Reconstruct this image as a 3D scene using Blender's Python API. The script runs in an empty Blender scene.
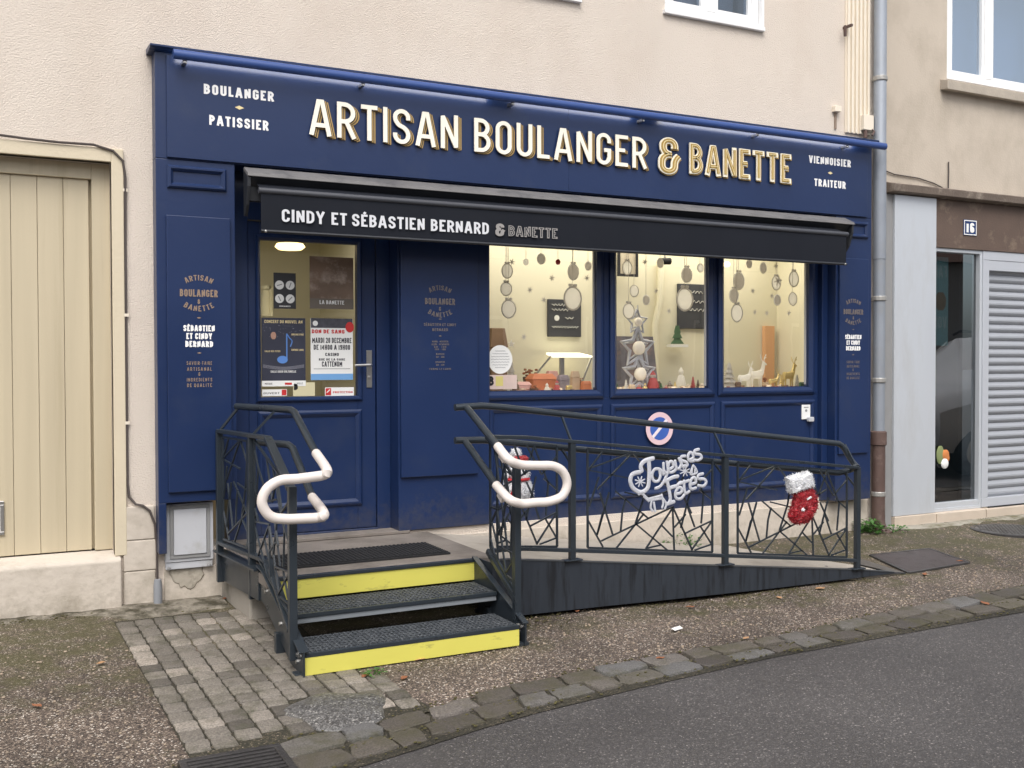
import bpy, bmesh, math, random
from mathutils import Vector, Matrix
from mathutils.geometry import delaunay_2d_cdt
rnd = random.Random(7)
PI = math.pi
scene = bpy.context.scene
COL = scene.collection

# ------------------------------------------------------------------ camera model (also used to read positions off real planes)
F, YAW, PITCH, ROLL = 1030.0, .47526, .019548, -.00233
DIST, HC = 6.6, 1.46
_f = Vector((math.sin(YAW)*math.cos(PITCH), math.cos(YAW)*math.cos(PITCH), -math.sin(PITCH)))
_r0 = Vector((math.cos(YAW), -math.sin(YAW), 0)); _u0 = _r0.cross(_f)
_r = math.cos(ROLL)*_r0 + math.sin(ROLL)*_u0
_u = -math.sin(ROLL)*_r0 + math.cos(ROLL)*_u0
EYE = Vector((0, -DIST, HC))
def ray(px, py): return _f + _r*((px-512)/F) - _u*((py-384)/F)
def aty(px, py, Y): d = ray(px, py); return EYE + d*((Y+DIST)/d.y)
def atx(px, py, X): d = ray(px, py); return EYE + d*(X/d.x)
def atz(px, py, Z): d = ray(px, py); return EYE + d*((Z-HC)/d.z)
TILT = .04
def gz(y): return TILT*y if y > -2.6 else TILT*-2.6 + .012*(-2.6-y)*.3
def atg(px, py):
    d = ray(px, py); t = (HC+TILT*DIST)/(TILT*d.y-d.z); return EYE + d*t

# ------------------------------------------------------------------ mesh builder
class MB:
    def __init__(s): s.bm = bmesh.new(); s.tint = None
    def face(s, pts):
        vs = [s.bm.verts.new(p) for p in pts]
        try: f = s.bm.faces.new(vs)
        except ValueError: return None
        if s.tint is not None:
            lay = s.bm.loops.layers.float_color.get('tint') or s.bm.loops.layers.float_color.new('tint')
            for l in f.loops: l[lay] = (s.tint, s.tint, s.tint, 1)
        return f
    def hull(s, rings, cap=True, closed=True):
        """stitch rings of equal length"""
        R = [[s.bm.verts.new(p) for p in r] for r in rings]
        n = len(R[0]); fs = []
        for a, b in zip(R, R[1:]):
            for i in range(n if closed else n-1):
                j = (i+1) % n
                try: fs.append(s.bm.faces.new((a[i], a[j], b[j], b[i])))
                except ValueError: pass
        if cap:
            for r in (list(reversed(R[0])), R[-1]):
                try: fs.append(s.bm.faces.new(r))
                except ValueError: pass
        if s.tint is not None:
            lay = s.bm.loops.layers.float_color.get('tint') or s.bm.loops.layers.float_color.new('tint')
            for f in fs:
                for l in f.loops: l[lay] = (s.tint, s.tint, s.tint, 1)
        return s
    def box(s, x0, x1, y0, y1, z0, z1):
        s.hull([[(x0,y0,z0),(x1,y0,z0),(x1,y1,z0),(x0,y1,z0)], [(x0,y0,z1),(x1,y0,z1),(x1,y1,z1),(x0,y1,z1)]]); return s
    def bar(s, a, b, w, h=None, up=(0,0,1)):
        a, b = Vector(a), Vector(b); h = h or w; d = (b-a).normalized(); up = Vector(up)
        if abs(d.dot(up)) > .98: up = Vector((0,1,0))
        x = d.cross(up).normalized()*w/2; y = x.normalized().cross(d).normalized()*h/2
        s.hull([[p-x-y, p+x-y, p+x+y, p-x+y] for p in (a, b)]); return s
    def tube(s, pts, r, n=10, closed=False):
        pts = [Vector(p) for p in pts]; rings = []; prev = None; N = len(pts)
        for i, p in enumerate(pts):
            if closed: d = pts[(i+1) % N]-pts[i-1]
            else: d = pts[min(i+1, N-1)]-pts[max(i-1, 0)]
            d.normalize()
            if prev is None: x = d.orthogonal().normalized()
            else: x = (prev-d*prev.dot(d)).normalized()
            prev = x; y = d.cross(x)
            rr = r[i] if isinstance(r, (list, tuple)) else r
            rings.append([p+(x*math.cos(2*PI*k/n)+y*math.sin(2*PI*k/n))*rr for k in range(n)])
        if closed: rings.append(rings[0])
        s.hull(rings, cap=not closed); return s
    def lathe(s, prof, c=(0,0,0), n=20, axis='z', sx=1, sy=1):
        c = Vector(c); rings = []
        for r, z in prof:
            ring = []
            for k in range(n):
                a = 2*PI*k/n; u, v = r*math.cos(a)*sx, r*math.sin(a)*sy
                ring.append(c+(Vector((u,v,z)) if axis == 'z' else Vector((u,-z,v))))
            rings.append(ring)
        s.hull(rings); return s
    def ball(s, c, rx, ry=None, rz=None, n=14, m=8):
        ry = ry or rx; rz = rz or rx; c = Vector(c); rings = []
        for j in range(1, m):
            t = PI*j/m
            rings.append([c+Vector((rx*math.sin(t)*math.cos(2*PI*k/n), ry*math.sin(t)*math.sin(2*PI*k/n), -rz*math.cos(t))) for k in range(n)])
        s.hull(rings); return s
    def prism(s, pts, d0, d1, fn):
        """polygon (u,v) given a depth by fn(u,v,d)"""
        s.hull([[fn(u,v,d0) for u,v in pts], [fn(u,v,d1) for u,v in pts]]); return s
    def done(s): return s.bm

def fillet(pts, closed, rad):
    P = [Vector(p[:2]) for p in pts]; n = len(P); out = []
    for i, p in enumerate(pts):
        r = rad if len(p) > 2 else 0
        if r and (closed or 0 < i < n-1):
            a, b, c = P[i-1], P[i], P[(i+1) % n]
            da, dc = (a-b), (c-b); la, lc = da.length, dc.length; da.normalize(); dc.normalize()
            t = min(r, la*.5 if len(pts[i-1]) > 2 else la, lc*.5 if len(pts[(i+1) % n]) > 2 else lc)
            p0, p1 = b+da*t, b+dc*t
            for k in range(6):
                q = k/5; out.append(_arc(p0, b, p1, q))
        else: out.append(P[i])
    res = [out[0]]
    for p in out[1:]:
        if (p-res[-1]).length > 1e-5: res.append(p)
    if closed and (res[0]-res[-1]).length < 1e-5: res.pop()
    return res
def _arc(a, b, c, t):
    w = .7071; den = (1-t)**2 + 2*w*t*(1-t) + t*t
    return (a*(1-t)**2 + b*(2*w*t*(1-t)) + c*t*t)/den

def ribbon(pl, w, closed=False):
    """convex pieces of a thick polyline: one rectangle per segment and a mitre at each bend"""
    n = len(pl); q = []; h = w/2; segs = []
    for i in range(n if closed else n-1):
        a, b = pl[i], pl[(i+1) % n]; d = b-a
        if d.length < 1e-7: continue
        d = d.normalized(); m = Vector((-d.y, d.x))*h; q.append([a-m, b-m, b+m, a+m]); segs.append((a, b, d))
    N = len(segs)
    for i in range(N if closed else N-1):
        (a, b, d0), (_, _, d1) = segs[i], segs[(i+1) % N]; cr = d0.x*d1.y-d0.y*d1.x
        if abs(cr) < 1e-4: continue
        sg = -1 if cr > 0 else 1
        n0, n1 = Vector((-d0.y, d0.x))*h*sg, Vector((-d1.y, d1.x))*h*sg; mm = (n0+n1)
        if mm.length < 1e-6: continue
        k = h/max(mm.normalized().dot(n0.normalized()), 1e-3)
        q.append([b, b+n0, b+mm.normalized()*k, b+n1] if k < 2.2*h else [b, b+n0, b+n1])
    return q
def union(polys, eps=2e-4):
    """outline and triangles of overlapping convex pieces"""
    K = 1/max(max(abs(v[0]) for p in polys for v in p)-min(v[0] for p in polys for v in p), max(v[1] for p in polys for v in p)-min(v[1] for p in polys for v in p))
    x0 = min(v[0] for p in polys for v in p); y0 = min(v[1] for p in polys for v in p); vs = []; fs = []
    for p in polys:
        p = [Vector(((v[0]-x0)*K, (v[1]-y0)*K)) for v in p]
        ar = sum(p[i].x*p[(i+1) % len(p)].y-p[(i+1) % len(p)].x*p[i].y for i in range(len(p)))
        if abs(ar) < 1e-6: continue
        if ar < 0: p = list(reversed(p))
        fs.append(list(range(len(vs), len(vs)+len(p)))); vs += p
    V, E_, Fc, _, _, of = delaunay_2d_cdt(vs, [], fs, 0, eps)
    return [Vector((v.x/K+x0, v.y/K+y0)) for v in V], [f for f, o in zip(Fc, of) if o]
def solid(mb, V, Fc, d0, d1, fn):
    """triangulated flat shape given thickness, front at d1"""
    bm = mb.bm; top = {}; bot = {}; cnt = {}
    for f in Fc:
        for i in f:
            if i not in top:
                top[i] = bm.verts.new(fn(V[i].x, V[i].y, d1))
        try: bm.faces.new([top[i] for i in f])
        except ValueError: pass
        for k in range(len(f)):
            e = (f[k], f[(k+1) % len(f)]); cnt[e] = 1
    for (a, b) in cnt:
        if (b, a) not in cnt:
            for i in (a, b):
                if i not in bot: bot[i] = bm.verts.new(fn(V[i].x, V[i].y, d0))
            try: bm.faces.new((top[b], top[a], bot[a], bot[b]))
            except ValueError: pass

# ------------------------------------------------------------------ condensed stroke alphabet; a third entry rounds the corner
C_ = 1
GL = {
'A': (.58, [[(0,0),(.40,1),(.60,1),(1,0)], [(.14,.26),(.86,.26)]]), 'B': (.5, [[(0,0),(0,1),(.92,1,C_),(.92,.53,C_),(0,.53)], [(.4,.53),(1,.53,C_),(1,0,C_),(0,0)]]),
'C': (.5, [[(1,.70),(1,1,C_),(0,1,C_),(0,0,C_),(1,0,C_),(1,.30)]]), 'D': (.5, [[(0,0),(0,1),(1,1,C_),(1,0,C_),(0,0)]]),
'E': (.44, [[(1,1),(0,1),(0,0),(1,0)], [(0,.52),(.85,.52)]]), 'F': (.42, [[(1,1),(0,1),(0,0)], [(0,.5),(.85,.5)]]),
'G': (.5, [[(1,.72),(1,1,C_),(0,1,C_),(0,0,C_),(1,0,C_),(1,.46),(.55,.46)]]), 'H': (.5, [[(0,0),(0,1)], [(1,0),(1,1)], [(0,.5),(1,.5)]]),
'I': (.0, [[(.5,0),(.5,1)]]), 'J': (.42, [[(1,1),(1,0,C_),(0,0,C_),(0,.3)]]), 'K': (.52, [[(0,0),(0,1)], [(1,1),(.1,.45)], [(.3,.6),(1,0)]]),
'L': (.40, [[(0,1),(0,0),(1,0)]]), 'M': (.66, [[(0,0),(0,1),(.5,.3),(1,1),(1,0)]]), 'N': (.52, [[(0,0),(0,1),(1,0),(1,1)]]),
'O': (.5, [[(0,0,C_),(0,1,C_),(1,1,C_),(1,0,C_),'c']]), 'P': (.48, [[(0,0),(0,1),(1,1,C_),(1,.42,C_),(0,.42)]]),
'Q': (.5, [[(0,0,C_),(0,1,C_),(1,1,C_),(1,0,C_),'c'], [(.6,.25),(1.05,-.08)]]), 'R': (.5, [[(0,0),(0,1),(1,1,C_),(1,.46,C_),(0,.46)], [(.5,.46),(1,0)]]),
'S': (.5, [[(1,.72),(1,1,C_),(0,1,C_),(0,.56,C_),(1,.44,C_),(1,0,C_),(0,0,C_),(0,.28)]]), 'T': (.46, [[(0,1),(1,1)], [(.5,0),(.5,1)]]),
'U': (.5, [[(0,1),(0,0,C_),(1,0,C_),(1,1)]]), 'V': (.56, [[(0,1),(.42,0),(.58,0),(1,1)]]), 'X': (.54, [[(0,0),(1,1)], [(0,1),(1,0)]]),
'Y': (.54, [[(0,1),(.5,.42),(.5,0)], [(1,1),(.5,.42)]]), 'Z': (.48, [[(0,1),(1,1),(0,0),(1,0)]]),
'&': (.56, [[(.8,.74),(.8,1,C_),(.08,1,C_),(.08,.55,C_),(.6,.55)], [(.5,.55),(0,.55,C_),(0,0,C_),(.78,0,C_),(.78,.42,C_),(1.05,.52)]]),
'0': (.46, [[(0,0,C_),(0,1,C_),(1,1,C_),(1,0,C_),'c']]), '1': (.22, [[(0,.82),(.8,1),(.8,0)]]), '2': (.46, [[(0,.72),(0,1,C_),(1,1,C_),(1,.58,C_),(0,0),(1,0)]]),
'3': (.46, [[(0,1),(1,1,C_),(1,.53,C_),(.3,.53)], [(.3,.53),(1,.53,C_),(1,0,C_),(0,0)]]), '4': (.5, [[(.75,0),(.75,1),(0,.3),(1.05,.3)]]),
'5': (.46, [[(1,1),(0,1),(0,.55),(1,.55,C_),(1,0,C_),(0,0)]]), '6': (.46, [[(1,.8),(1,1,C_),(0,1,C_),(0,0,C_),(1,0,C_),(1,.55,C_),(0,.55)]]),
'7': (.44, [[(0,1),(1,1),(.3,0)]]), '8': (.48, [[(.05,.53,C_),(.05,1,C_),(.95,1,C_),(.95,.53,C_),'c'], [(0,0,C_),(0,.53,C_),(1,.53,C_),(1,0,C_),'c']]),
'9': (.46, [[(0,.2),(0,0,C_),(1,0,C_),(1,1,C_),(0,1,C_),(0,.45,C_),(1,.45)]]), '-': (.3, [[(0,.48),(1,.48)]]), '.': (.0, [[(.5,0),(.5,.05)]]), "'": (.0, [[(.5,1),(.5,.8)]]),
}
GL['É'] = (.44, GL['E'][1]+[[(.35,1.16),(.8,1.34)]])
def glyph(ch, H, s):
    w, strokes = GL[ch]; W = max(w*H, s); out = []
    for st in strokes:
        closed = st[-1] == 'c'; pts = [p for p in st if p != 'c']
        m = [((s/2+p[0]*(W-s)) if W > s else W/2, s/2+p[1]*(H-s))+tuple(p[2:]) for p in pts]
        # butt ends reach the cap line
        if not closed:
            mm = []
            for i, p in enumerate(m):
                if i in (0, len(m)-1):
                    q = m[1] if i == 0 else m[-2]; d = Vector((p[0]-q[0], p[1]-q[1]))
                    if d.length > 0 and (pts[i][1] in (0, 1)):
                        d.normalize(); e = s/2/max(abs(d.y), abs(d.x)); p = (p[0]+d.x*e, p[1]+d.y*e)
                mm.append(p)
            m = mm
        out += ribbon(fillet(m, closed, .24*H), s, closed)
    return W, out
def layout(txt, H, s, sp):
    x = 0; polys = []
    for ch in txt:
        if ch == ' ': x += .3*H; continue
        W, q = glyph(ch, H, s)
        polys.append([[Vector((p.x+x, p.y)) for p in poly] for poly in q]); x += W+sp*H
    return x-sp*H, polys
def text(mb, txt, x0, x1, z, H, y, d=.002, s=.16, sp=.13, center=False, fn=None):
    """flat or raised capitals between x0 and x1, baseline z, on the plane y; they stand d proud"""
    W, L = layout(txt, H, s*H, sp); k = 1.0
    if center: c = (x0+x1)/2; k = min(1, (x1-x0)/W); x0 = c-W*k/2
    elif x1 is not None: k = (x1-x0)/W
    if fn is None: fn = lambda u, v, dd: Vector((x0+u*k, y-dd, z+v))
    for polys in L:
        V, Fc = union(polys); solid(mb, V, Fc, 0, d, fn)
def arctext(mb, txt, cx, cz, R, H, y, up, d=.0015, s=.17, sp=.2):
    W, L = layout(txt, H, s*H, sp)
    def fn(u, v, dd):
        if up: a = (u-W/2)/R; r = R+v; return Vector((cx+r*math.sin(a), y-dd, cz+r*math.cos(a)))
        a = (u-W/2)/R; r = R+H-v; return Vector((cx+r*math.sin(a), y-dd, cz-r*math.cos(a)))
    for polys in L:
        V, Fc = union(polys); solid(mb, V, Fc, 0, d, fn)

# ------------------------------------------------------------------ materials
MATS = {}
def nodes(m):
    m.use_nodes = True; return m.node_tree.nodes, m.node_tree.links
def mat(name, col, rough=.5, metal=0, var=0, vscale=8, bump=0, bscale=80, spec=.5, emit=None, estr=0, dirt=None, dscale=3, dlo=.5, dhi=.7, coat=0, stretch=None, bdist=.01, splash=None):
    if name in MATS: return MATS[name]
    m = bpy.data.materials.new(name); N, L = nodes(m); b = N['Principled BSDF']
    b.inputs['Roughness'].default_value = rough; b.inputs['Metallic'].default_value = metal
    b.inputs['Specular IOR Level'].default_value = spec; b.inputs['Coat Weight'].default_value = coat
    b.inputs['Base Color'].default_value = (*col, 1)
    tc = N.new('ShaderNodeTexCoord'); src = tc.outputs['Object']
    if stretch:
        mp = N.new('ShaderNodeMapping'); mp.inputs['Scale'].default_value = stretch; L.new(src, mp.inputs[0]); src2 = mp.outputs[0]
    else: src2 = src
    out = None
    if var:
        n = N.new('ShaderNodeTexNoise'); n.inputs['Scale'].default_value = vscale; n.inputs['Detail'].default_value = 6; L.new(src2, n.inputs[0])
        mx = N.new('ShaderNodeMix'); mx.data_type = 'RGBA'
        mx.inputs[6].default_value = (*[c*(1-var) for c in col], 1); mx.inputs[7].default_value = (*[min(c*(1+var), 1) for c in col], 1)
        L.new(n.outputs[0], mx.inputs[0]); out = mx.outputs[2]
        mr = N.new('ShaderNodeMapRange'); mr.inputs[3].default_value = max(rough-.1, .03); mr.inputs[4].default_value = min(rough+.12, 1)
        L.new(n.outputs[0], mr.inputs[0]); L.new(mr.outputs[0], b.inputs['Roughness'])
    if dirt:
        n = N.new('ShaderNodeTexNoise'); n.inputs['Scale'].default_value = dscale; n.inputs['Detail'].default_value = 8; n.inputs['Roughness'].default_value = .65; L.new(src2, n.inputs[0])
        r = N.new('ShaderNodeMapRange'); r.inputs[1].default_value = dlo; r.inputs[2].default_value = dhi; L.new(n.outputs[0], r.inputs[0])
        mx = N.new('ShaderNodeMix'); mx.data_type = 'RGBA'; mx.inputs[6].default_value = (*col, 1); mx.inputs[7].default_value = (*dirt, 1)
        if out: L.new(out, mx.inputs[6])
        L.new(r.outputs[0], mx.inputs[0]); out = mx.outputs[2]
    if splash:
        sx = N.new('ShaderNodeSeparateXYZ'); L.new(src, sx.inputs[0]); h_ = N.new('ShaderNodeMapRange'); h_.inputs[1].default_value = splash[0]; h_.inputs[2].default_value = splash[1]; h_.inputs[3].default_value = .26; h_.inputs[4].default_value = -.2; L.new(sx.outputs[2], h_.inputs[0])
        n = N.new('ShaderNodeTexNoise'); n.inputs['Scale'].default_value = 22; n.inputs['Detail'].default_value = 9; n.inputs['Roughness'].default_value = .7; L.new(src, n.inputs[0]); a_ = N.new('ShaderNodeMath'); L.new(n.outputs[0], a_.inputs[0]); L.new(h_.outputs[0], a_.inputs[1])
        r = N.new('ShaderNodeMapRange'); r.inputs[1].default_value = .52; r.inputs[2].default_value = .8; r.inputs[4].default_value = .34; L.new(a_.outputs[0], r.inputs[0]); mx = N.new('ShaderNodeMix'); mx.data_type = 'RGBA'; mx.inputs[6].default_value = (*col, 1); mx.inputs[7].default_value = (*splash[2], 1)
        if out: L.new(out, mx.inputs[6])
        L.new(r.outputs[0], mx.inputs[0]); out = mx.outputs[2]
    if out: L.new(out, b.inputs['Base Color'])
    if bump:
        n = N.new('ShaderNodeTexNoise'); n.inputs['Scale'].default_value = bscale; n.inputs['Detail'].default_value = 4; L.new(src, n.inputs[0])
        bp = N.new('ShaderNodeBump'); bp.inputs['Strength'].default_value = bump; bp.inputs['Distance'].default_value = bdist
        L.new(n.outputs[0], bp.inputs['Height']); L.new(bp.outputs[0], b.inputs['Normal'])
    if emit:
        b.inputs['Emission Color'].default_value = (*emit, 1); b.inputs['Emission Strength'].default_value = estr
    MATS[name] = m; return m
def glass(name, tint=(1,1,1), refl=1.0, ior=1.55):
    m = bpy.data.materials.new(name); N, L = nodes(m); N.remove(N['Principled BSDF']); o = N['Material Output']
    t = N.new('ShaderNodeBsdfTransparent'); t.inputs[0].default_value = (*tint, 1)
    g = N.new('ShaderNodeBsdfGlossy'); g.inputs['Roughness'].default_value = .01; g.inputs[0].default_value = (*refl, 1) if isinstance(refl, tuple) else (refl, refl, refl, 1)
    fr = N.new('ShaderNodeFresnel'); fr.inputs[0].default_value = ior; mx = N.new('ShaderNodeMixShader')
    tc = N.new('ShaderNodeTexCoord'); no = N.new('ShaderNodeTexNoise'); no.inputs['Scale'].default_value = 2.2; bp = N.new('ShaderNodeBump'); bp.inputs['Strength'].default_value = .04; bp.inputs['Distance'].default_value = .02
    L.new(tc.outputs['Object'], no.inputs[0]); L.new(no.outputs[0], bp.inputs['Height']); L.new(bp.outputs[0], g.inputs['Normal'])
    ge = N.new('ShaderNodeNewGeometry'); sb = N.new('ShaderNodeMath'); sb.operation = 'SUBTRACT'; sb.inputs[0].default_value = 1; L.new(ge.outputs['Backfacing'], sb.inputs[1]); ml = N.new('ShaderNodeMath'); ml.operation = 'MULTIPLY'; L.new(sb.outputs[0], ml.inputs[0]); L.new(fr.outputs[0], ml.inputs[1])
    L.new(ml.outputs[0], mx.inputs[0]); L.new(t.outputs[0], mx.inputs[1]); L.new(g.outputs[0], mx.inputs[2]); L.new(mx.outputs[0], o.inputs[0])
    return m

def ramp(N, stops):
    r = N.new('ShaderNodeValToRGB'); e = r.color_ramp.elements
    while len(e) < len(stops): e.new(.5)
    for el, (p, c) in zip(e, stops): el.position = p; el.color = (*c, 1)
    return r
def aggregate(name, stops, scale, base, mossy=None, rough=.8, bump=.5, bdist=.005, cells=.75, lo=.62, hi=1.3):
    m = bpy.data.materials.new(name); N, L = nodes(m); b = N['Principled BSDF']; b.inputs['Roughness'].default_value = rough
    tc = N.new('ShaderNodeTexCoord'); src = tc.outputs['Object']
    no = N.new('ShaderNodeTexNoise'); no.inputs['Scale'].default_value = scale*.7; L.new(src, no.inputs[0])
    vm = N.new('ShaderNodeMix'); vm.data_type = 'RGBA'; vm.inputs[0].default_value = .012; L.new(src, vm.inputs[6]); L.new(no.outputs[1], vm.inputs[7])
    v = N.new('ShaderNodeTexVoronoi'); v.inputs['Scale'].default_value = scale; v.inputs['Randomness'].default_value = 1; L.new(vm.outputs[2], v.inputs[0])
    sp = N.new('ShaderNodeSeparateColor'); L.new(v.outputs['Color'], sp.inputs[0])
    r = ramp(N, stops); r.color_ramp.interpolation = 'CONSTANT'; L.new(sp.outputs[0], r.inputs[0])
    # matrix between the pebbles
    mr = N.new('ShaderNodeMapRange'); mr.inputs[1].default_value = cells-.2; mr.inputs[2].default_value = cells; L.new(v.outputs['Distance'], mr.inputs[0])
    mx = N.new('ShaderNodeMix'); mx.data_type = 'RGBA'; mx.inputs[7].default_value = (*base, 1); L.new(mr.outputs[0], mx.inputs[0]); L.new(r.outputs[0], mx.inputs[6]); out = mx.outputs[2]
    big = N.new('ShaderNodeTexNoise'); big.inputs['Scale'].default_value = 1.1; big.inputs['Detail'].default_value = 7; L.new(src, big.inputs[0])
    bm = N.new('ShaderNodeMapRange'); bm.inputs[1].default_value = .35; bm.inputs[2].default_value = .7; bm.inputs[3].default_value = lo; bm.inputs[4].default_value = hi; L.new(big.outputs[0], bm.inputs[0])
    mul = N.new('ShaderNodeMix'); mul.data_type = 'RGBA'; mul.blend_type = 'MULTIPLY'; mul.inputs[0].default_value = 1; L.new(out, mul.inputs[6]); L.new(bm.outputs[0], mul.inputs[7]); out = mul.outputs[2]
    if mossy:
        # moss grows close to the wall and under the ramp: a band along the building, broken up by noise
        sx = N.new('ShaderNodeSeparateXYZ'); L.new(src, sx.inputs[0])
        my = N.new('ShaderNodeMapRange'); my.inputs[1].default_value = -2.0; my.inputs[2].default_value = -.9; my.inputs[3].default_value = -.08; my.inputs[4].default_value = .13; L.new(sx.outputs[1], my.inputs[0])
        n2 = N.new('ShaderNodeTexNoise'); n2.inputs['Scale'].default_value = 5; n2.inputs['Detail'].default_value = 9; n2.inputs['Roughness'].default_value = .75; L.new(src, n2.inputs[0])
        ad = N.new('ShaderNodeMath'); L.new(n2.outputs[0], ad.inputs[0]); L.new(my.outputs[0], ad.inputs[1])
        m2 = N.new('ShaderNodeMapRange'); m2.inputs[1].default_value = .5; m2.inputs[2].default_value = .68; m2.inputs[4].default_value = .78; L.new(ad.outputs[0], m2.inputs[0])
        mm = N.new('ShaderNodeMix'); mm.data_type = 'RGBA'; mm.inputs[7].default_value = (*mossy, 1); L.new(m2.outputs[0], mm.inputs[0]); L.new(out, mm.inputs[6]); out = mm.outputs[2]
    L.new(out, b.inputs['Base Color'])
    bp = N.new('ShaderNodeBump'); bp.inputs['Strength'].default_value = bump; bp.inputs['Distance'].default_value = bdist; bp.invert = True
    L.new(v.outputs['Distance'], bp.inputs['Height']); L.new(bp.outputs[0], b.inputs['Normal'])
    rr = N.new('ShaderNodeMapRange'); rr.inputs[3].default_value = rough-.25; rr.inputs[4].default_value = rough+.1; L.new(big.outputs[0], rr.inputs[0]); L.new(rr.outputs[0], b.inputs['Roughness'])
    return m
def stone(name, stops, scale=9, rough=.75, moss=(.035,.045,.015), mamt=.62):
    m = bpy.data.materials.new(name); N, L = nodes(m); b = N['Principled BSDF']; b.inputs['Roughness'].default_value = rough
    tc = N.new('ShaderNodeTexCoord'); src = tc.outputs['Object']; at = N.new('ShaderNodeAttribute'); at.attribute_name = 'tint'
    r = ramp(N, stops); L.new(at.outputs['Fac'], r.inputs[0])
    n = N.new('ShaderNodeTexNoise'); n.inputs['Scale'].default_value = 130; n.inputs['Detail'].default_value = 5; L.new(src, n.inputs[0])
    mr = N.new('ShaderNodeMapRange'); mr.inputs[1].default_value = .3; mr.inputs[2].default_value = .7; mr.inputs[3].default_value = .55; mr.inputs[4].default_value = 1.45; L.new(n.outputs[0], mr.inputs[0])
    mx = N.new('ShaderNodeMix'); mx.data_type = 'RGBA'; mx.blend_type = 'MULTIPLY'; mx.inputs[0].default_value = 1; L.new(r.outputs[0], mx.inputs[6]); L.new(mr.outputs[0], mx.inputs[7])
    n2 = N.new('ShaderNodeTexNoise'); n2.inputs['Scale'].default_value = scale; n2.inputs['Detail'].default_value = 8; n2.inputs['Roughness'].default_value = .7; L.new(src, n2.inputs[0])
    m2 = N.new('ShaderNodeMapRange'); m2.inputs[1].default_value = mamt-.12; m2.inputs[2].default_value = mamt+.1; m2.inputs[4].default_value = .75; L.new(n2.outputs[0], m2.inputs[0])
    mm = N.new('ShaderNodeMix'); mm.data_type = 'RGBA'; mm.inputs[7].default_value = (*moss, 1); L.new(m2.outputs[0], mm.inputs[0]); L.new(mx.outputs[2], mm.inputs[6])
    L.new(mm.outputs[2], b.inputs['Base Color'])
    bp = N.new('ShaderNodeBump'); bp.inputs['Strength'].default_value = .5; bp.inputs['Distance'].default_value = .006; L.new(n.outputs[0], bp.inputs['Height'])
    bq = N.new('ShaderNodeBump'); bq.inputs['Strength'].default_value = .5; bq.inputs['Distance'].default_value = .02; L.new(n2.outputs[0], bq.inputs['Height']); L.new(bp.outputs[0], bq.inputs['Normal']); L.new(bq.outputs[0], b.inputs['Normal'])
    rr = N.new('ShaderNodeMapRange'); rr.inputs[3].default_value = rough-.35; rr.inputs[4].default_value = rough+.1; L.new(n2.outputs[0], rr.inputs[0]); L.new(rr.outputs[0], b.inputs['Roughness'])
    return m

BLUE = mat('blue_paint', (.0095,.0245,.083), .34, var=.2, vscale=1.3, bump=.06, bscale=26, splash=(.28,.75,(.085,.078,.07)), dirt=(.024,.038,.088), dscale=2.2, dlo=.55, dhi=.85)
CREAM = mat('cream_render', (.665,.59,.515), .9, var=.07, vscale=1.4, stretch=(1.2,1.2,.8), bump=.6, bscale=110, dirt=(.60,.515,.44), dscale=.9, dlo=.5, dhi=.8, spec=.2, bdist=.013)
CREAMSTONE = mat('cream_painted_stone', (.56,.50,.43), .85, var=.07, vscale=3, bump=.6, bscale=18, splash=(-.05,.3,(.14,.12,.08)), dirt=(.32,.28,.22), dscale=3.5, dlo=.5, dhi=.85, spec=.2)
TAUPE = mat('taupe_render', (.51,.445,.37), .9, var=.12, vscale=1.6, stretch=(1.2,1.2,.9), bump=.25, bscale=60, dirt=(.40,.345,.28), dscale=2, dlo=.45, dhi=.75, spec=.2)
GATEP = mat('gate_paint', (.53,.455,.32), .5, var=.16, vscale=1.6, bump=.05, bscale=120, stretch=(7,7,.3), dirt=(.40,.335,.22), dscale=1.1, dlo=.55, dhi=.8)
SURR = mat('gate_surround_paint', (.62,.54,.40), .7, var=.05, vscale=3, bump=.2, bscale=40)
WHITE = mat('white_plastic', (.82,.82,.82), .35, var=.03)
WLETTER = mat('white_lettering', (.86,.85,.83), .5)
WLIT = mat('opal_letter_face', (.93,.87,.74), .4)
GOLD = mat('gold_lettering', (.48,.32,.115), .42, metal=.25, var=.12, vscale=20)
PGOLD = mat('pale_gold_lettering', (.80,.66,.36), .4, metal=.15)
COPPER = mat('copper_lettering', (.27,.19,.135), .5)
COPPERD = mat('dull_copper_lettering', (.145,.122,.115), .55)
ANTH = mat('anthracite_paint', (.023,.030,.038), .30, var=.2, vscale=6, bump=.04, bscale=200, dirt=(.04,.046,.052), dscale=5, dlo=.55, dhi=.8)
SKIRT = mat('anthracite_skirt', (.024,.030,.040), .5, var=.2, vscale=4, dirt=(.010,.012,.016), dscale=3, dlo=.5, dhi=.62, stretch=(7,7,.7))
AWN = mat('awning_fabric', (.009,.011,.017), .8, spec=.25, var=.12, vscale=5, bump=.1, bscale=400)
CASS = mat('awning_cassette', (.024,.026,.031), .45, var=.1)
CASSTOP = mat('cassette_top_dust', (.135,.13,.13), .6, var=.25, vscale=7, dirt=(.06,.06,.065), dscale=4, dlo=.5, dhi=.7)
SLEEVE = mat('cream_rubber_sleeve', (.71,.645,.60), .45, var=.05, vscale=9)
YEL = mat('yellow_paint', (.66,.61,.12), .5, var=.06, vscale=5, dirt=(.27,.24,.07), dscale=5, dlo=.60, dhi=.72, stretch=(1,1,3))
CONC = mat('concrete', (.33,.30,.26), .85, var=.2, vscale=5, bump=.4, bscale=90, dirt=(.14,.13,.10), dscale=2.5, dlo=.5, dhi=.75)
PLAT = mat('platform_concrete', (.20,.175,.155), .8, var=.2, vscale=5, bump=.3, bscale=150, dirt=(.10,.085,.07), dscale=3, dlo=.45, dhi=.75)
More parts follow.
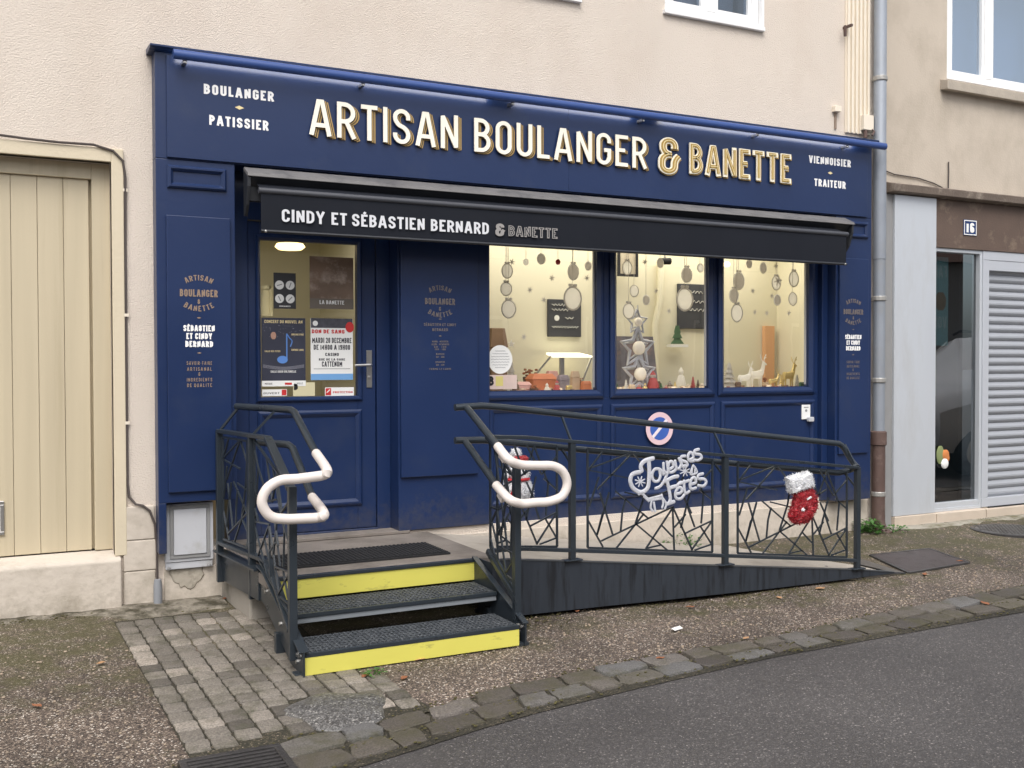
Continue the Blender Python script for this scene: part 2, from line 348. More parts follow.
DECK = mat('ramp_deck_concrete', (.40,.36,.31), .8, var=.12, vscale=6, bump=.3, bscale=150, dirt=(.19,.17,.14), dscale=3, dlo=.5, dhi=.8)
BLACK = mat('black_rubber', (.012,.012,.014), .8, var=.2, vscale=40)
GREYM = mat('meter_grey', (.50,.51,.54), .5, var=.05, bump=.05, bscale=40, dirt=(.36,.35,.33), dscale=5, dlo=.5, dhi=.75)
GREYD = mat('meter_frame_grey', (.26,.26,.26), .6, var=.12)
ALU = mat('anodised_cladding', (.58,.61,.65), .42, metal=.3, var=.06, vscale=2, dirt=(.50,.51,.52), dscale=2, dlo=.5, dhi=.8, stretch=(2,2,.5))
SHUT = mat('shutter_paint', (.31,.325,.355), .45, var=.05)
ZINC = mat('zinc_pipe', (.27,.295,.335), .6, metal=.25, var=.2, vscale=5, dirt=(.28,.29,.30), dscale=6, dlo=.5, dhi=.75)
RUST = mat('brown_cast_iron', (.10,.062,.052), .6, var=.35, vscale=9, bump=.3, bscale=50, dirt=(.18,.13,.11), dscale=8, dlo=.55, dhi=.75)
WOODB = mat('weathered_brown_band', (.11,.075,.058), .7, var=.25, vscale=5, bump=.2, bscale=60, dirt=(.24,.18,.13), dscale=4, dlo=.55, dhi=.72)
LINT = mat('lintel_concrete', (.17,.135,.11), .85, var=.3, vscale=6, bump=.4, bscale=60, dirt=(.34,.29,.24), dscale=7, dlo=.52, dhi=.7)
PINKST = mat('pale_base_stone', (.52,.44,.36), .8, var=.12, vscale=9, bump=.3, bscale=70)
IRON = mat('cast_iron', (.055,.052,.052), .38, metal=.3, var=.3, vscale=30, bump=.5, bscale=60)
STEEL = mat('brushed_steel', (.55,.54,.52), .3, metal=.9)
PVCS = mat('beige_trim', (.78,.70,.58), .5, var=.05, vscale=4)
GRATE = mat('tread_grating', (.062,.070,.080), .5, var=.3, vscale=60, bump=.9, bscale=130, dirt=(.12,.13,.14), dscale=45, dlo=.5, dhi=.6)
ROOMW = mat('shop_wall_paint', (.78,.74,.57), .8, var=.05, vscale=1.5)
ROOMF = mat('shop_floor', (.30,.24,.18), .5)
SHELF = mat('pale_ledge', (.62,.55,.42), .5)
GLASS = glass('shop_glass', (1,1,1), 1.0, 1.75); GLASSD = glass('dark_glass', (.5,.55,.57), 1.0, 2.2); GLASSB = glass('upper_glass', (.6,.65,.72), (.85,.94,1), 2.2); GLASSM = glass('sky_mirroring_glass', (.6,.68,.8), (.82,.92,1), 5.5)
LAMP = mat('lit_lamp', (1,.9,.7), .5, emit=(1,.72,.30), estr=2.2)
LAMPW = mat('lit_tube', (1,1,.9), .5, emit=(1,.92,.66), estr=1.0)
BLK = mat('blackboard', (.045,.047,.055), .6, var=.15)
FROST = mat('frosted_ornament', (.78,.76,.72), .6, var=.12, vscale=30)
def translucent(m, col, f):
    N, L = m.node_tree.nodes, m.node_tree.links; o = N['Material Output']; t = N.new('ShaderNodeBsdfTranslucent'); t.inputs[0].default_value = (*col, 1); mx = N.new('ShaderNodeMixShader'); mx.inputs[0].default_value = f
    L.new(N['Principled BSDF'].outputs[0], mx.inputs[1]); L.new(t.outputs[0], mx.inputs[2]); L.new(mx.outputs[0], o.inputs[0])
translucent(FROST, (.97,.96,.93), .7)
ORNG = mat('greyed_ornament', (.55,.53,.49), .5, var=.3, vscale=40); translucent(ORNG, (.75,.72,.68), .6)
PAPER = mat('white_paper', (.80,.80,.78), .7)
RED = mat('red_paint', (.55,.03,.03), .5)
GREEN = mat('fir_green', (.05,.11,.05), .8)
LEAF = mat('weed_green', (.045,.13,.018), .6, var=.4, vscale=30)
DEAD = mat('dead_leaf', (.26,.10,.045), .7, var=.35, vscale=40)
SILVER = mat('silver_glitter', (.60,.61,.66), .42, metal=.25, var=.4, vscale=260, bump=.6, bscale=300)
TINSELW = mat('white_tinsel', (.92,.93,.97), .5, var=.16, vscale=90, bump=1, bscale=110, dirt=(.80,.82,.90), dscale=60, dlo=.5, dhi=.68, bdist=.02)
TINSELR = mat('red_tinsel', (.36,.009,.018), .35, var=.7, vscale=70, bump=1, bscale=110, dirt=(.62,.20,.20), dscale=75, dlo=.56, dhi=.66, bdist=.02)

PAVE = aggregate('pebble_pavement', [(0,(.036,.028,.024)),(.22,(.078,.058,.048)),(.45,(.125,.094,.075)),(.66,(.185,.143,.112)),(.82,(.30,.24,.19)),(.94,(.58,.52,.45))], 140, (.065,.05,.04), mossy=(.062,.058,.02))
ROADM = aggregate('asphalt', [(0,(.056,.052,.052)),(.4,(.076,.071,.070)),(.7,(.098,.092,.090)),(.9,(.145,.135,.13)),(.97,(.27,.25,.235))], 150, (.056,.052,.051), lo=.84, hi=1.1, rough=.64, bump=.5, bdist=.004)
SETT = stone('granite_setts', [(0,(.09,.08,.068)),(.35,(.15,.134,.115)),(.7,(.215,.192,.165)),(1,(.32,.28,.24))], mamt=.6, moss=(.05,.05,.022))
KERB = stone('worn_kerb_stones', [(0,(.06,.052,.046)),(.3,(.09,.078,.066)),(.6,(.12,.105,.09)),(.85,(.125,.122,.12)),(1,(.16,.13,.105))], mamt=.56, scale=5, moss=(.06,.055,.025))
JOINT = aggregate('mossy_joint_soil', [(0,(.022,.02,.012)),(.4,(.04,.035,.022)),(.8,(.075,.062,.04)),(.95,(.16,.13,.095))], 140, (.022,.02,.013), rough=.95)

# ------------------------------------------------------------------ scene objects
ORG = {}
def _clean(bm): bmesh.ops.recalc_face_normals(bm, faces=bm.faces)
def obj(name, mb, m, parent=None, bev=0, smooth=False, label=None, seg=2):
    bm = mb.bm; _clean(bm); me = bpy.data.meshes.new(name)
    if smooth: bmesh.ops.remove_doubles(bm, verts=bm.verts, dist=1e-5)
    bm.to_mesh(me); bm.free(); me.materials.append(m)
    o = bpy.data.objects.new(name, me); COL.objects.link(o)
    if smooth:
        for p in me.polygons: p.use_smooth = True
        me.set_sharp_from_angle(angle=math.radians(38))
    if bev:
        b = o.modifiers.new('bevel', 'BEVEL'); b.width = bev; b.segments = seg; b.limit_method = 'ANGLE'; b.angle_limit = math.radians(40)
    ORG[o.name] = Vector((0,0,0))
    if parent is not None:
        o.parent = parent; o.location = -ORG[parent.name]
    if label: o['label'] = label
    return o
def islands(mb):
    """the loose pieces of a builder as builders of their own"""
    bm = mb.bm; seen = set(); out = []
    for v0 in bm.verts:
        if v0 in seen: continue
        st = [v0]; seen.add(v0); comp = []
        while st:
            v = st.pop(); comp.append(v)
            for e in v.link_edges:
                o = e.other_vert(v)
                if o not in seen: seen.add(o); st.append(o)
        n = MB(); mp = {v: n.bm.verts.new(v.co) for v in comp}
        for f in {f for v in comp for f in v.link_faces}:
            try: n.bm.faces.new([mp[v] for v in f.verts])
            except ValueError: pass
        out.append(n)
    bm.free(); return out
def pieces(name, mb, m, parent, **kw): return [obj(name, i, m, parent, **kw) for i in islands(mb)]
def thing(name, label, cat, loc, group=None):
    o = bpy.data.objects.new(name, None); COL.objects.link(o); o.location = loc; o.empty_display_size = .1
    o['label'] = label; o['category'] = cat
    if group: o['group'] = group
    ORG[o.name] = Vector(loc); return o
def tag(o, label, cat, group=None, kind=None):
    if label: o['label'] = label
    if cat: o['category'] = cat
    if group: o['group'] = group
    if kind: o['kind'] = kind
    return o
def struct(o, kind='structure'): o['kind'] = kind; return o
def copy_thing(root, loc, label):
    r = root.copy(); COL.objects.link(r); r.location = loc; r['label'] = label
    for ch in [o for o in list(COL.objects) if o.parent == root]:
        c = ch.copy(); COL.objects.link(c); c.parent = r
        for g in [o for o in list(COL.objects) if o.parent == ch]:
            d = g.copy(); COL.objects.link(d); d.parent = c
    return r
def frame(mb, x0, x1, z0, z1, w, y0, y1):
    """four butted bars of a rectangular moulding"""
    mb.box(x0, x1, y0, y1, z0, z0+w); mb.box(x0, x1, y0, y1, z1-w, z1)
    mb.box(x0, x0+w, y0, y1, z0+w, z1-w); mb.box(x1-w, x1, y0, y1, z0+w, z1-w); return mb
def moulding(mb, x0, x1, z0, z1, w, y, d):
    """mitred moulding with a sloped face, d proud of y"""
    def ring(i, dd): return [(x0+i,y-dd,z0+i),(x1-i,y-dd,z0+i),(x1-i,y-dd,z1-i),(x0+i,y-dd,z1-i)]
    mb.hull([ring(0,-.002), ring(0,d*.55), ring(w*.3,d), ring(w*.55,d), ring(w,d*.25), ring(w,-.002)], cap=False); return mb
def holed(mb, x0, x1, z0, z1, y0, y1, holes):
    """wall slab with rectangular openings"""
    xs = sorted({x0,x1,*[v for h in holes for v in h[:2]]}); zs = sorted({z0,z1,*[v for h in holes for v in h[2:4]]})
    xs = [x for x in xs if x0 <= x <= x1]; zs = [z for z in zs if z0 <= z <= z1]
    def solid_(i, j):
        if not (0 <= i < len(xs)-1 and 0 <= j < len(zs)-1): return False
        cx, cz = (xs[i]+xs[i+1])/2, (zs[j]+zs[j+1])/2
        return not any(h[0] < cx < h[1] and h[2] < cz < h[3] for h in holes)
    for i in range(len(xs)-1):
        for j in range(len(zs)-1):
            if not solid_(i, j): continue
            a, b, c, d = xs[i], xs[i+1], zs[j], zs[j+1]
            mb.face([(a,y0,c),(b,y0,c),(b,y0,d),(a,y0,d)]); mb.face([(a,y1,d),(b,y1,d),(b,y1,c),(a,y1,c)])
            if not solid_(i-1,j): mb.face([(a,y0,c),(a,y0,d),(a,y1,d),(a,y1,c)])
            if not solid_(i+1,j): mb.face([(b,y0,c),(b,y1,c),(b,y1,d),(b,y0,d)])
            if not solid_(i,j-1): mb.face([(a,y0,c),(a,y1,c),(b,y1,c),(b,y0,c)])
            if not solid_(i,j+1): mb.face([(a,y0,d),(b,y0,d),(b,y1,d),(a,y1,d)])
    return mb

# ================================================================== GROUND
mb = MB(); mb.face([(-220,-220,-.30),(220,-220,-.30),(220,220,-.30),(-220,220,-.30)]); struct(obj('ground', mb, ROADM))
KIN = [(-14,-3.6),(-3,-2.95),(.2,-2.58),(.68,-2.49),(1.1,-2.44),(1.72,-2.33),(2.25,-2.21),(3.03,-2.145),(3.9,-2.14),(5.07,-2.01),(6.33,-1.94),(9,-1.86),(16,-1.7),(60,-.8)]
KOUT = [(-14,-3.95),(-3,-3.3),(.2,-2.96),(.8,-2.88),(1.38,-2.77),(2.06,-2.58),(2.8,-2.49),(3.69,-2.40),(4.67,-2.38),(5.75,-2.36),(9,-2.26),(16,-2.1),(60,-1.2)]
def lerpy(P, x):
    for (a, b), (c, d) in zip(P, P[1:]):
        if a <= x <= c: return b+(d-b)*(x-a)/(c-a)
    return P[-1][1]
def sstep(v, a, b): t = max(0, min(1, (v-a)/(b-a))); return t*t*(3-2*t)
def dip(x, y):
    """the pavement has settled along the ramp"""
    return -.034*sstep(x,2.9,4.3)*(1-sstep(x,6.1,7.2))*sstep(-y,.25,1.15)*(1-sstep(-y,1.4,2.05))
def pav(x, y): return gz(y)+dip(x, y)
# pavement sheet, from the houses to the kerb, with slight settlement
mb = MB(); xs = [-14,-10,-6,-4]+[-3+.25*i for i in range(53)]+[11,13,16,22,30,60]
def undul(x, y): return .004*math.sin(x*2.1+y*1.3)+.003*math.sin(x*4.7-y*3.1)
rows = []
for x in xs:
    yk = lerpy(KIN, x)-.02; rows.append([(x, .35+(yk-.35)*k/32, pav(x, .35+(yk-.35)*k/32)+(undul(x, .35+(yk-.35)*k/32)*.6 if k > 4 else 0)) for k in range(33)])
mb.hull(rows, cap=False, closed=False); struct(obj('pavement', mb, PAVE, smooth=True))
# road sheet: a shallow camber, the far pavement beyond
def road_z(x, y): yk = lerpy(KOUT, x); t = (yk-y); return gz(yk)-.004+.02*min(t, 3.3)+ (-.02*max(t-3.3, 0))
mb = MB(); rows = []
for x in xs:
    yk = lerpy(KOUT, x)+.06; r = []
    for k in range(27):
        y = yk-(7.2)*(k/26)**1.5; r.append((x, y, road_z(x, y)+.006*math.sin(x*1.7+y*2.2)*min(1,(yk-y)*.8)))
    rows.append(r)
mb.hull(rows, cap=False, closed=False); struct(obj('road', mb, ROADM, smooth=True))
mb = MB(); mb.box(-40, 60, -16, -9.75, -.3, .02); struct(obj('far_pavement', mb, CONC, bev=.02))
# joint bed under setts and kerb stones
mb = MB(); rows = []
for x in [-14,-3]+[-2+.3*i for i in range(44)]+[16,60]:
    a, b = lerpy(KIN, x)+.03, lerpy(KOUT, x)-.01; rows.append([(x, a+(b-a)*k/4, gz(a+(b-a)*k/4)-.007+(.007 if k == 4 else .004 if k == 0 else 0)) for k in range(5)])
mb.hull(rows, cap=False, closed=False); struct(obj('kerb_bed', mb, JOINT))
# kerb: two rows of worn irregular stones
mb = MB()
def slab(mb, quad, top, h, jit, n=3):
    """one stone: irregular outline, domed top"""
    c = sum((Vector(q) for q in quad), Vector((0,0)))/4; out = []
    for i in range(4):
        a, b = Vector(quad[i]), Vector(quad[(i+1) % 4])
        for k in range(n):
            p = a.lerp(b, k/n); 
            if k == 0: p = p.lerp(c, .06)
            out.append(p+Vector((rnd.uniform(-jit,jit), rnd.uniform(-jit,jit))))
    tx, ty = rnd.uniform(-.03,.03), rnd.uniform(-.03,.03)
    def P(p, s, dz): q = c+(p-c)*s; return (q.x, q.y, top(q.y)+dz+(q.x-c.x)*tx+(q.y-c.y)*ty)
    mb.hull([[P(p,1,-.06) for p in out], [P(p,1,h*.35) for p in out], [P(p,.965,h*.85) for p in out], [P(p,.88,h) for p in out], [P(p,.35,h+rnd.uniform(0,.002)) for p in out]])
for row in (0, 1):
    x = -3.0
    while x < 13:
        w = rnd.uniform(.15,.29); q = []
        for xx, t in ((x,row*.5+.0),(x+w,row*.5+.0),(x+w,row*.5+.475),(x,row*.5+.475)):
            a, b = lerpy(KIN, xx), lerpy(KOUT, xx); q.append((xx+rnd.uniform(-.012,.012), a+(b-a)*(t*.86)+rnd.uniform(-.012,.012)))
        if not (row == 0 and .62 < x+w/2 < 1.06):
            mb.tint = rnd.random(); slab(mb, q, gz, .010+rnd.uniform(-.004,.005)-.005*row, .012, 3)
        x += w+rnd.uniform(.008,.022)
struct(obj('kerb', mb, KERB, smooth=True))
# granite setts in straight columns towards the door
mb = MB(); bed = MB(); MHC = atg(338, 711.5)
x = .655; ci = 0
while x < 1.80:
    y = -.36-rnd.uniform(0,.03) if x < 1.35 else -.62; w = .104+rnd.uniform(-.003,.003)
    while True:
        h = .118+rnd.uniform(-.013,.013); y1 = y-h; c = (x+w/2, (y+y1)/2)
        sk = -.03*(c[1]+.4)                       # the columns drift slightly to the right going out
        lim = lerpy(KIN, c[0]+sk)+.03
        if y1 < lim: break
        keep = math.hypot(c[0]+sk-MHC.x, (c[1]-MHC.y)) > .205 and (c[0]+sk < 1.56 or (c[1] < -1.66 and c[0]+sk < 1.66+(-1.66-c[1])*.22))
        if keep:
            mb.tint = min(1, max(0, rnd.gauss(.5,.25)))
            slab(mb, [(x+sk+.002, y-.002), (x+sk+w-.003, y-.002), (x+sk+w-.003, y1+.002), (x+sk+.002, y1+.002)], gz, .010+rnd.uniform(-.002,.003), .003, 3)
        y = y1
    x += w+.002; ci += 1
struct(obj('sett_paving', mb, SETT, smooth=True))
bed.hull([[(.655,-.34,gz(-.34)+.003),(1.6,-.34,gz(-.34)+.003)],[(.685,-1.4,gz(-1.4)+.003),(1.6,-1.4,gz(-1.4)+.003)],[(.69,-1.6,gz(-1.6)+.003),(1.62,-1.6,gz(-1.6)+.003)],[(.715,-2.5,gz(-2.5)+.003),(1.80,-2.36,gz(-2.36)+.003)]], cap=False, closed=False)
struct(obj('sett_bed', bed, JOINT))
# broken concrete apron along the wall
mb = MB(); 
mb.hull([[(x,.2,.012),(x,-.08,.006+rnd.uniform(-.004,.006)),(x,-.14+rnd.uniform(-.03,.03)-.13*max(0,min(1,(x-.5)/.25)),-.003),(x,-.19+rnd.uniform(-.03,.03)-.15*max(0,min(1,(x-.5)/.25)),-.016)] for x in [-3+.09*i for i in range(49)]], cap=False, closed=False)
struct(obj('wall_apron', mb, mat('broken_apron', (.23,.205,.165), .85, var=.4, vscale=9, bump=1, bscale=22, dirt=(.05,.043,.025), dscale=7, dlo=.42, dhi=.6, bdist=.03)))
mb = MB(); mb.hull([[(x,.2,.014),(x,-.12,.004+rnd.uniform(-.003,.004)),(x,-.2+rnd.uniform(-.03,.03),-.012)] for x in [6.9+.12*i for i in range(60)]], cap=False, closed=False)
struct(obj('wall_apron_paving', mb, mat('pale_apron', (.30,.28,.235), .85, var=.25, vscale=9, bump=.7, bscale=30, dirt=(.12,.11,.06), dscale=5, dlo=.45, dhi=.65)))

# covers and grate
def disc_cover(name, label, c, R, pitch):
    t = thing(name, label, 'manhole cover', c)
    mb = MB(); mb.lathe([(R*1.13,-.03),(R*1.13,.012),(R*1.02,.014),(R*1.02,-.0)], c, 40); obj('rim', mb, IRON, t, smooth=True)
    mb = MB(); mb.lathe([(R,-.02),(R,.012),(R-.01,.015),(0.001,.015)], c, 40)
    n = int(R/pitch); lidm = mat('worn_iron_lid', (.13,.125,.12), .34, metal=.25, var=.3, vscale=14, bump=.4, bscale=80, dirt=(.05,.047,.044), dscale=9)
    for i in range(-n, n+1):
        for j in range(-n, n+1):
            x, y = i*pitch, j*pitch
            if math.hypot(x,y) < R-.03: mb.box(c[0]+x-pitch*.3, c[0]+x+pitch*.3, c[1]+y-pitch*.3, c[1]+y+pitch*.3, c[2]+.0151, c[2]+.019)
    obj('lid', mb, lidm, t); return t
mb = MB(); rg = []
ol = [(.215+.012*math.sin(a*3+.5)+.015*math.sin(a*5)+rnd.uniform(-.006,.006), a) for a in [2*PI*k/40 for k in range(40)]]
for f_, h_ in ((1.06,-.01),(1.0,.011),(.9,.019),(.7,.026),(.45,.031),(.2,.033)): rg.append([(MHC.x+r*f_*math.cos(a)*1.02, MHC.y+r*f_*math.sin(a), gz(MHC.y+r*f_*math.sin(a))+h_+rnd.uniform(-.0015,.0015)) for r, a in ol])
mb.hull(rg); tag(obj('asphalt_patch', mb, aggregate('grey_patch', [(0,(.05,.047,.045)),(.4,(.10,.097,.094)),(.7,(.16,.155,.15)),(.92,(.30,.29,.27))], 130, (.09,.087,.084), rough=.5, bump=.4, bdist=.003), smooth=True), 'round domed grey asphalt patch among the granite setts before the steps', 'asphalt patch')
p = atg(1012, 531); disc_cover('manhole_cover', 'round iron cover in the pavement before the grey roller shutter', (p.x, p.y, gz(p.y)), .30, .04)
q = [atg(872,553.6), atg(929,548.6), atg(967,561), atg(909,568.5)]
for v in q: v.z += dip(v.x,v.y)+.002
c0 = sum(q, Vector())/4; t = thing('inspection_cover', 'flat dark diamond-lying steel plate set in the pavement past the ramp end', 'cover plate', c0)
mb = MB(); mb.hull([[v+Vector((0,0,-.02)) for v in q],[v+Vector((0,0,.007)) for v in q]]); obj('plate', mb, mat('worn_steel_plate', (.085,.072,.072), .55, metal=.3, var=.25, vscale=12, bump=.3, bscale=90, dirt=(.05,.04,.035), dscale=9), t, bev=.003)
mb = MB()
for a, b in zip(q, q[1:]+q[:1]):
    n = (a-c0).normalized()*.012; mb.bar(a+n+Vector((0,0,.002)), b+(b-c0).normalized()*.012+Vector((0,0,.002)), .022, .012)
obj('frame', mb, IRON, t)
gx0, gx1, gy0, gy1 = .66, 1.06, -2.86, -2.46; gz0 = gz(-2.6)+.012
t = thing('drain_grate', 'black cast iron street drain grate at the kerb corner below the setts', 'drain grate', ((gx0+gx1)/2,(gy0+gy1)/2,gz0))
mb = MB(); frame3 = [(gx0,gx1,gy0,gy0+.03),(gx0,gx1,gy1-.03,gy1),(gx0,gx0+.03,gy0+.03,gy1-.03),(gx1-.03,gx1,gy0+.03,gy1-.03)]
for a in frame3: mb.box(*a, gz0-.03, gz0+.012)
obj('frame', mb, IRON, t, bev=.003); mb = MB()
for i in range(9): y = gy0+.045+i*.037; mb.box(gx0+.03, gx1-.03, y, y+.018, gz0-.02, gz0+.009)
obj('grid', mb, IRON, t, bev=.002); mb = MB(); mb.box(gx0+.03, gx1-.03, gy0+.03, gy1-.03, gz0-.035, gz0-.022); obj('sump', mb, BLACK, t)

# ================================================================== CREAM HOUSE
A = thing('cream_house', 'cream rendered house holding the blue shopfront and the wooden gate', 'house', (3,0,0))
mb = MB(); holed(mb, -6, 7.02, -.25, 6.6, 0, .3, [(-1.35,.70,.30,2.67), (1.0,6.76,.315,3.32), (4.735,5.70,4.175,5.55), (2.95,3.945,4.135,5.55)])
obj('wall', mb, CREAM, A)
mb = MB(); mb.box(-6.2, 7.02, -.35, 5, 6.6, 6.75); obj('roof', mb, mat('roof_eave', (.2,.12,.09), .8), A)
mb = MB(); mb.box(-6, 7.02, .31, 5, -.25, -.2); mb.box(-6.0,-5.8,.3,5,-.2,6.6); mb.box(6.9,7.02,.3,5,-.2,6.6); mb.box(-5.8,6.9,4.8,5,-.2,6.6); obj('rear_walls', mb, CREAM, A)
# base course in painted stone, ledge below the gate, quoin stones
mb = MB(); mb.hull([[(-6,-.055,-.15),(-6,-.05,.285),(-6,-.035,.302),(-6,.11,.335),(-6,.11,-.15)],[(.733,-.055,-.15),(.733,-.05,.285),(.733,-.035,.302),(.733,.11,.335),(.733,.11,-.15)]])
obj('gate_ledge', mb, CREAMSTONE, A, bev=.008)
mb = MB()
for z0, z1, dx in ((-.1,.205,0),(.209,.393,.004),(.397,.60,-.003)): mb.box(.748, .932+dx, -.02, .05, z0, z1)
obj('quoin_stones', mb, CREAMSTONE, A, bev=.006)
mb = MB(); mb.box(.985, 1.40, -.012, .05, -.1, .20); mb.box(2.0, 6.9, -.012, .05, -.15, .262); obj('base_course', mb, CREAMSTONE, A, bev=.004)
# gate surround
mb = MB(); mb.box(.70, .768, -.022, .06, .31, 2.75); mb.box(-1.42, .70, -.022, .06, 2.67, 2.75); mb.box(-1.42,-1.35,-.022,.06,.31,2.67); obj('gate_surround', mb, SURR, A, bev=.004)
# upper windows
def window_a(x0, x1, z0, z1, sub=True):
    mb = MB(); frame(mb, x0, x1, z0, z1, .06, .02, .10); xm = (x0+x1)/2-.02
    mb.box(xm-.05, xm+.05, .018, .1, z0+.06, z1-.06)
    for a, b in ((x0+.06, xm-.05),(xm+.05, x1-.06)): frame(mb, a, b, z0+.06, z1-.06, .035, .03, .09)
    w = obj('window', mb, WHITE, A, bev=.004)
    mb = MB(); mb.box(x0+.09, x1-.09, .055, .06, z0+.09, z1-.09); obj('pane', mb, GLASSB, w)
    mb = MB(); mb.box(x0-.03, x1+.03, -.035, .02, z0-.035, z0-.002); obj('sill', mb, WHITE, w, bev=.004)
    mb = MB(); mb.box(x0+.05, x1-.05, .28, .30, z0, z1); mb.box(x0+.1, x0+.4, .16, .18, z0+.1, z1); obj('curtain', mb, mat('grey_curtain', (.30,.31,.33), .9, var=.3, vscale=3), w)
    mb = MB(); mb.box(x1+.004, x1+.03, -.02, .1, z0-.03, z1); obj('jamb_trim', mb, WHITE, w)
window_a(4.745, 5.68, 4.20, 5.54); window_a(2.955, 3.94, 4.16, 5.54)

# wooden gate
G = thing('wooden_gate', 'beige painted gate of vertical boards at the photo left edge', 'gate', (-.33,.1,.33))
mb = MB(); x = -1.255
while x < .58:
    mb.box(x, x+.1395, .105, .14, .34, 2.575); x += .1415
obj('boards', mb, GATEP, G, bev=.003); mb = MB(); mb.box(-1.26, .60, .14, .16, .34, 2.575); obj('backing', mb, GATEP, G)
mb = MB(); mb.box(.598, .70, .085, .16, .336, 2.669); mb.box(-1.349, -1.26, .085, .16, .336, 2.669); mb.box(-1.26, .598, .085, .16, 2.576, 2.669); obj('frame', mb, GATEP, G, bev=.004)
mb = MB(); frame(mb, -.16, .107, .466, .667, .022, .092, .104); lp = obj('letter_plate', mb, STEEL, G, bev=.003)
mb = MB(); mb.box(-.138, .085, .096, .103, .488, .645); obj('flap', mb, PAPER, lp)
# cable
mb = MB(); pts = [(-3,-.03,2.80),(0,-.03,2.775),(.25,-.03,2.762),(.42,-.03,2.758),(.6,-.03,2.762),(.71,-.03,2.735),(.765,-.03,2.68),(.778,-.02,2.58),(.776,-.012,2.2),(.775,-.012,1.2),(.775,-.012,.74),(.785,-.014,.66),(.82,-.026,.615),(.86,-.03,.605),(.90,-.032,.57),(.927,-.034,.49),(.938,-.034,.38),(.94,-.034,.10)]
mb.tube(pts, .0075, 6); W1 = thing('wall_cable', 'thin dark cable running round the gate surround down to a grey conduit', 'cable', (.94,-.03,0))
obj('cable', mb, mat('cable_brown', (.075,.06,.055), .6), W1, smooth=True); mb = MB(); mb.lathe([(.026,-.03),(.026,.11),(.021,.15),(.012,.152)], (.94,-.045,0), 14); obj('conduit', mb, mat('grey_pvc', (.24,.25,.27), .5), W1, smooth=True)
mb = MB()
for z in (2.5,1.75,1.1): mb.box(.765,.79,-.022,-.002,z,z+.018)
pieces('clip', mb, PVCS, W1)

# meter box with its patched surround
M = thing('meter_cabinet', 'grey utility meter cabinet below the left blue pilaster', 'meter cabinet', (1.13,-.02,.2))
mb = MB(); mb.box(.986, 1.274, -.045, .02, .245, .604); mb.box(.99,1.27,-.038,.02,.2,.243); obj('cabinet', mb, GREYM, M, bev=.004)
mb = MB(); frame(mb, 1.012, 1.252, .268, .594, .02, -.055, -.046); f_ = obj('frame', mb, GREYD, M, bev=.002)
mb = MB(); mb.box(1.034, 1.230, -.062, -.046, .29, .572); obj('door', mb, GREYM, M, bev=.004)
mb = MB()
for x in (1.005, 1.245): mb.lathe([(.011,0),(.011,.012),(.005,.015)], (x,-.045,.212), 10, 'y')
pieces('bolt', mb, GREYD, M)
mb = MB(); ol = [(1.12+(.105+rnd.uniform(-.012,.012))*math.cos(a), .195-(.125+rnd.uniform(-.015,.015))*math.sin(a)) for a in [PI*k/16 for k in range(17)]]
mb.hull([[(x,-.0115,z) for x,z in ol],[(1.12+(x-1.12)*.93,-.019,.195+(z-.195)*.93) for x,z in ol]]); obj('mortar_patch', mb, mat('patch_mortar', (.40,.36,.30), .9, var=.15, vscale=14, bump=.6, bscale=40, dirt=(.20,.18,.14), dscale=9), M)

# ================================================================== BLUE SHOPFRONT
S = thing('blue_shopfront', 'dark blue panelled bakery shopfront with three display windows and a glazed door', 'shopfront', (3.9,-.12,.3))
YP, YW, YD = -.12, .02, .15
mb = MB(); mb.box(.938, 1.406, YP, .3, .622, 2.699); mb.box(.938, .984, YP, -.002, .315, .622); lp = obj('pilaster', mb, BLUE, S, bev=.004)
mb = MB(); mb.box(.994, 1.373, -.142, YP-.0005, .686, 2.36); obj('raised_panel', mb, BLUE, lp, bev=.004)
mb = MB(); moulding(mb, 1.003, 1.353, 2.525, 2.662, .035, YP, .022); obj('moulding', mb, BLUE, lp)
mb = MB(); mb.box(6.405, 6.815, YP, .06, .29, 2.699); rp = obj('pilaster', mb, BLUE, S, bev=.004)
mb = MB(); mb.box(6.43, 6.765, -.142, YP-.0005, .69, 2.348); obj('raised_panel', mb, BLUE, rp, bev=.004)
mb = MB(); moulding(mb, 6.50, 6.765, 2.525, 2.662, .035, YP, .022); obj('moulding', mb, BLUE, rp)
mb = MB(); mb.box(.938, 6.815, YP, .3, 2.70, 3.335); fa = obj('fascia', mb, BLUE, S, bev=.004)
mb = MB(); mb.box(1.003, 3.791, -.137, YP-.0005, 2.708, 3.318); mb.box(3.7922, 6.75, -.137, YP-.0005, 2.708, 3.318); pieces('sign_panel', mb, BLUE, fa, bev=.0012)
mb = MB()
prof = [(-.0,3.3355),(-.13,3.3355),(-.142,3.340),(-.165,3.343),(-.178,3.350),(-.178,3.362),(-.0,3.372)]
mb.hull([[(x,y,z) for y,z in prof] for x in (.905,6.842)]); obj('cornice', mb, BLUE, fa, bev=.002)
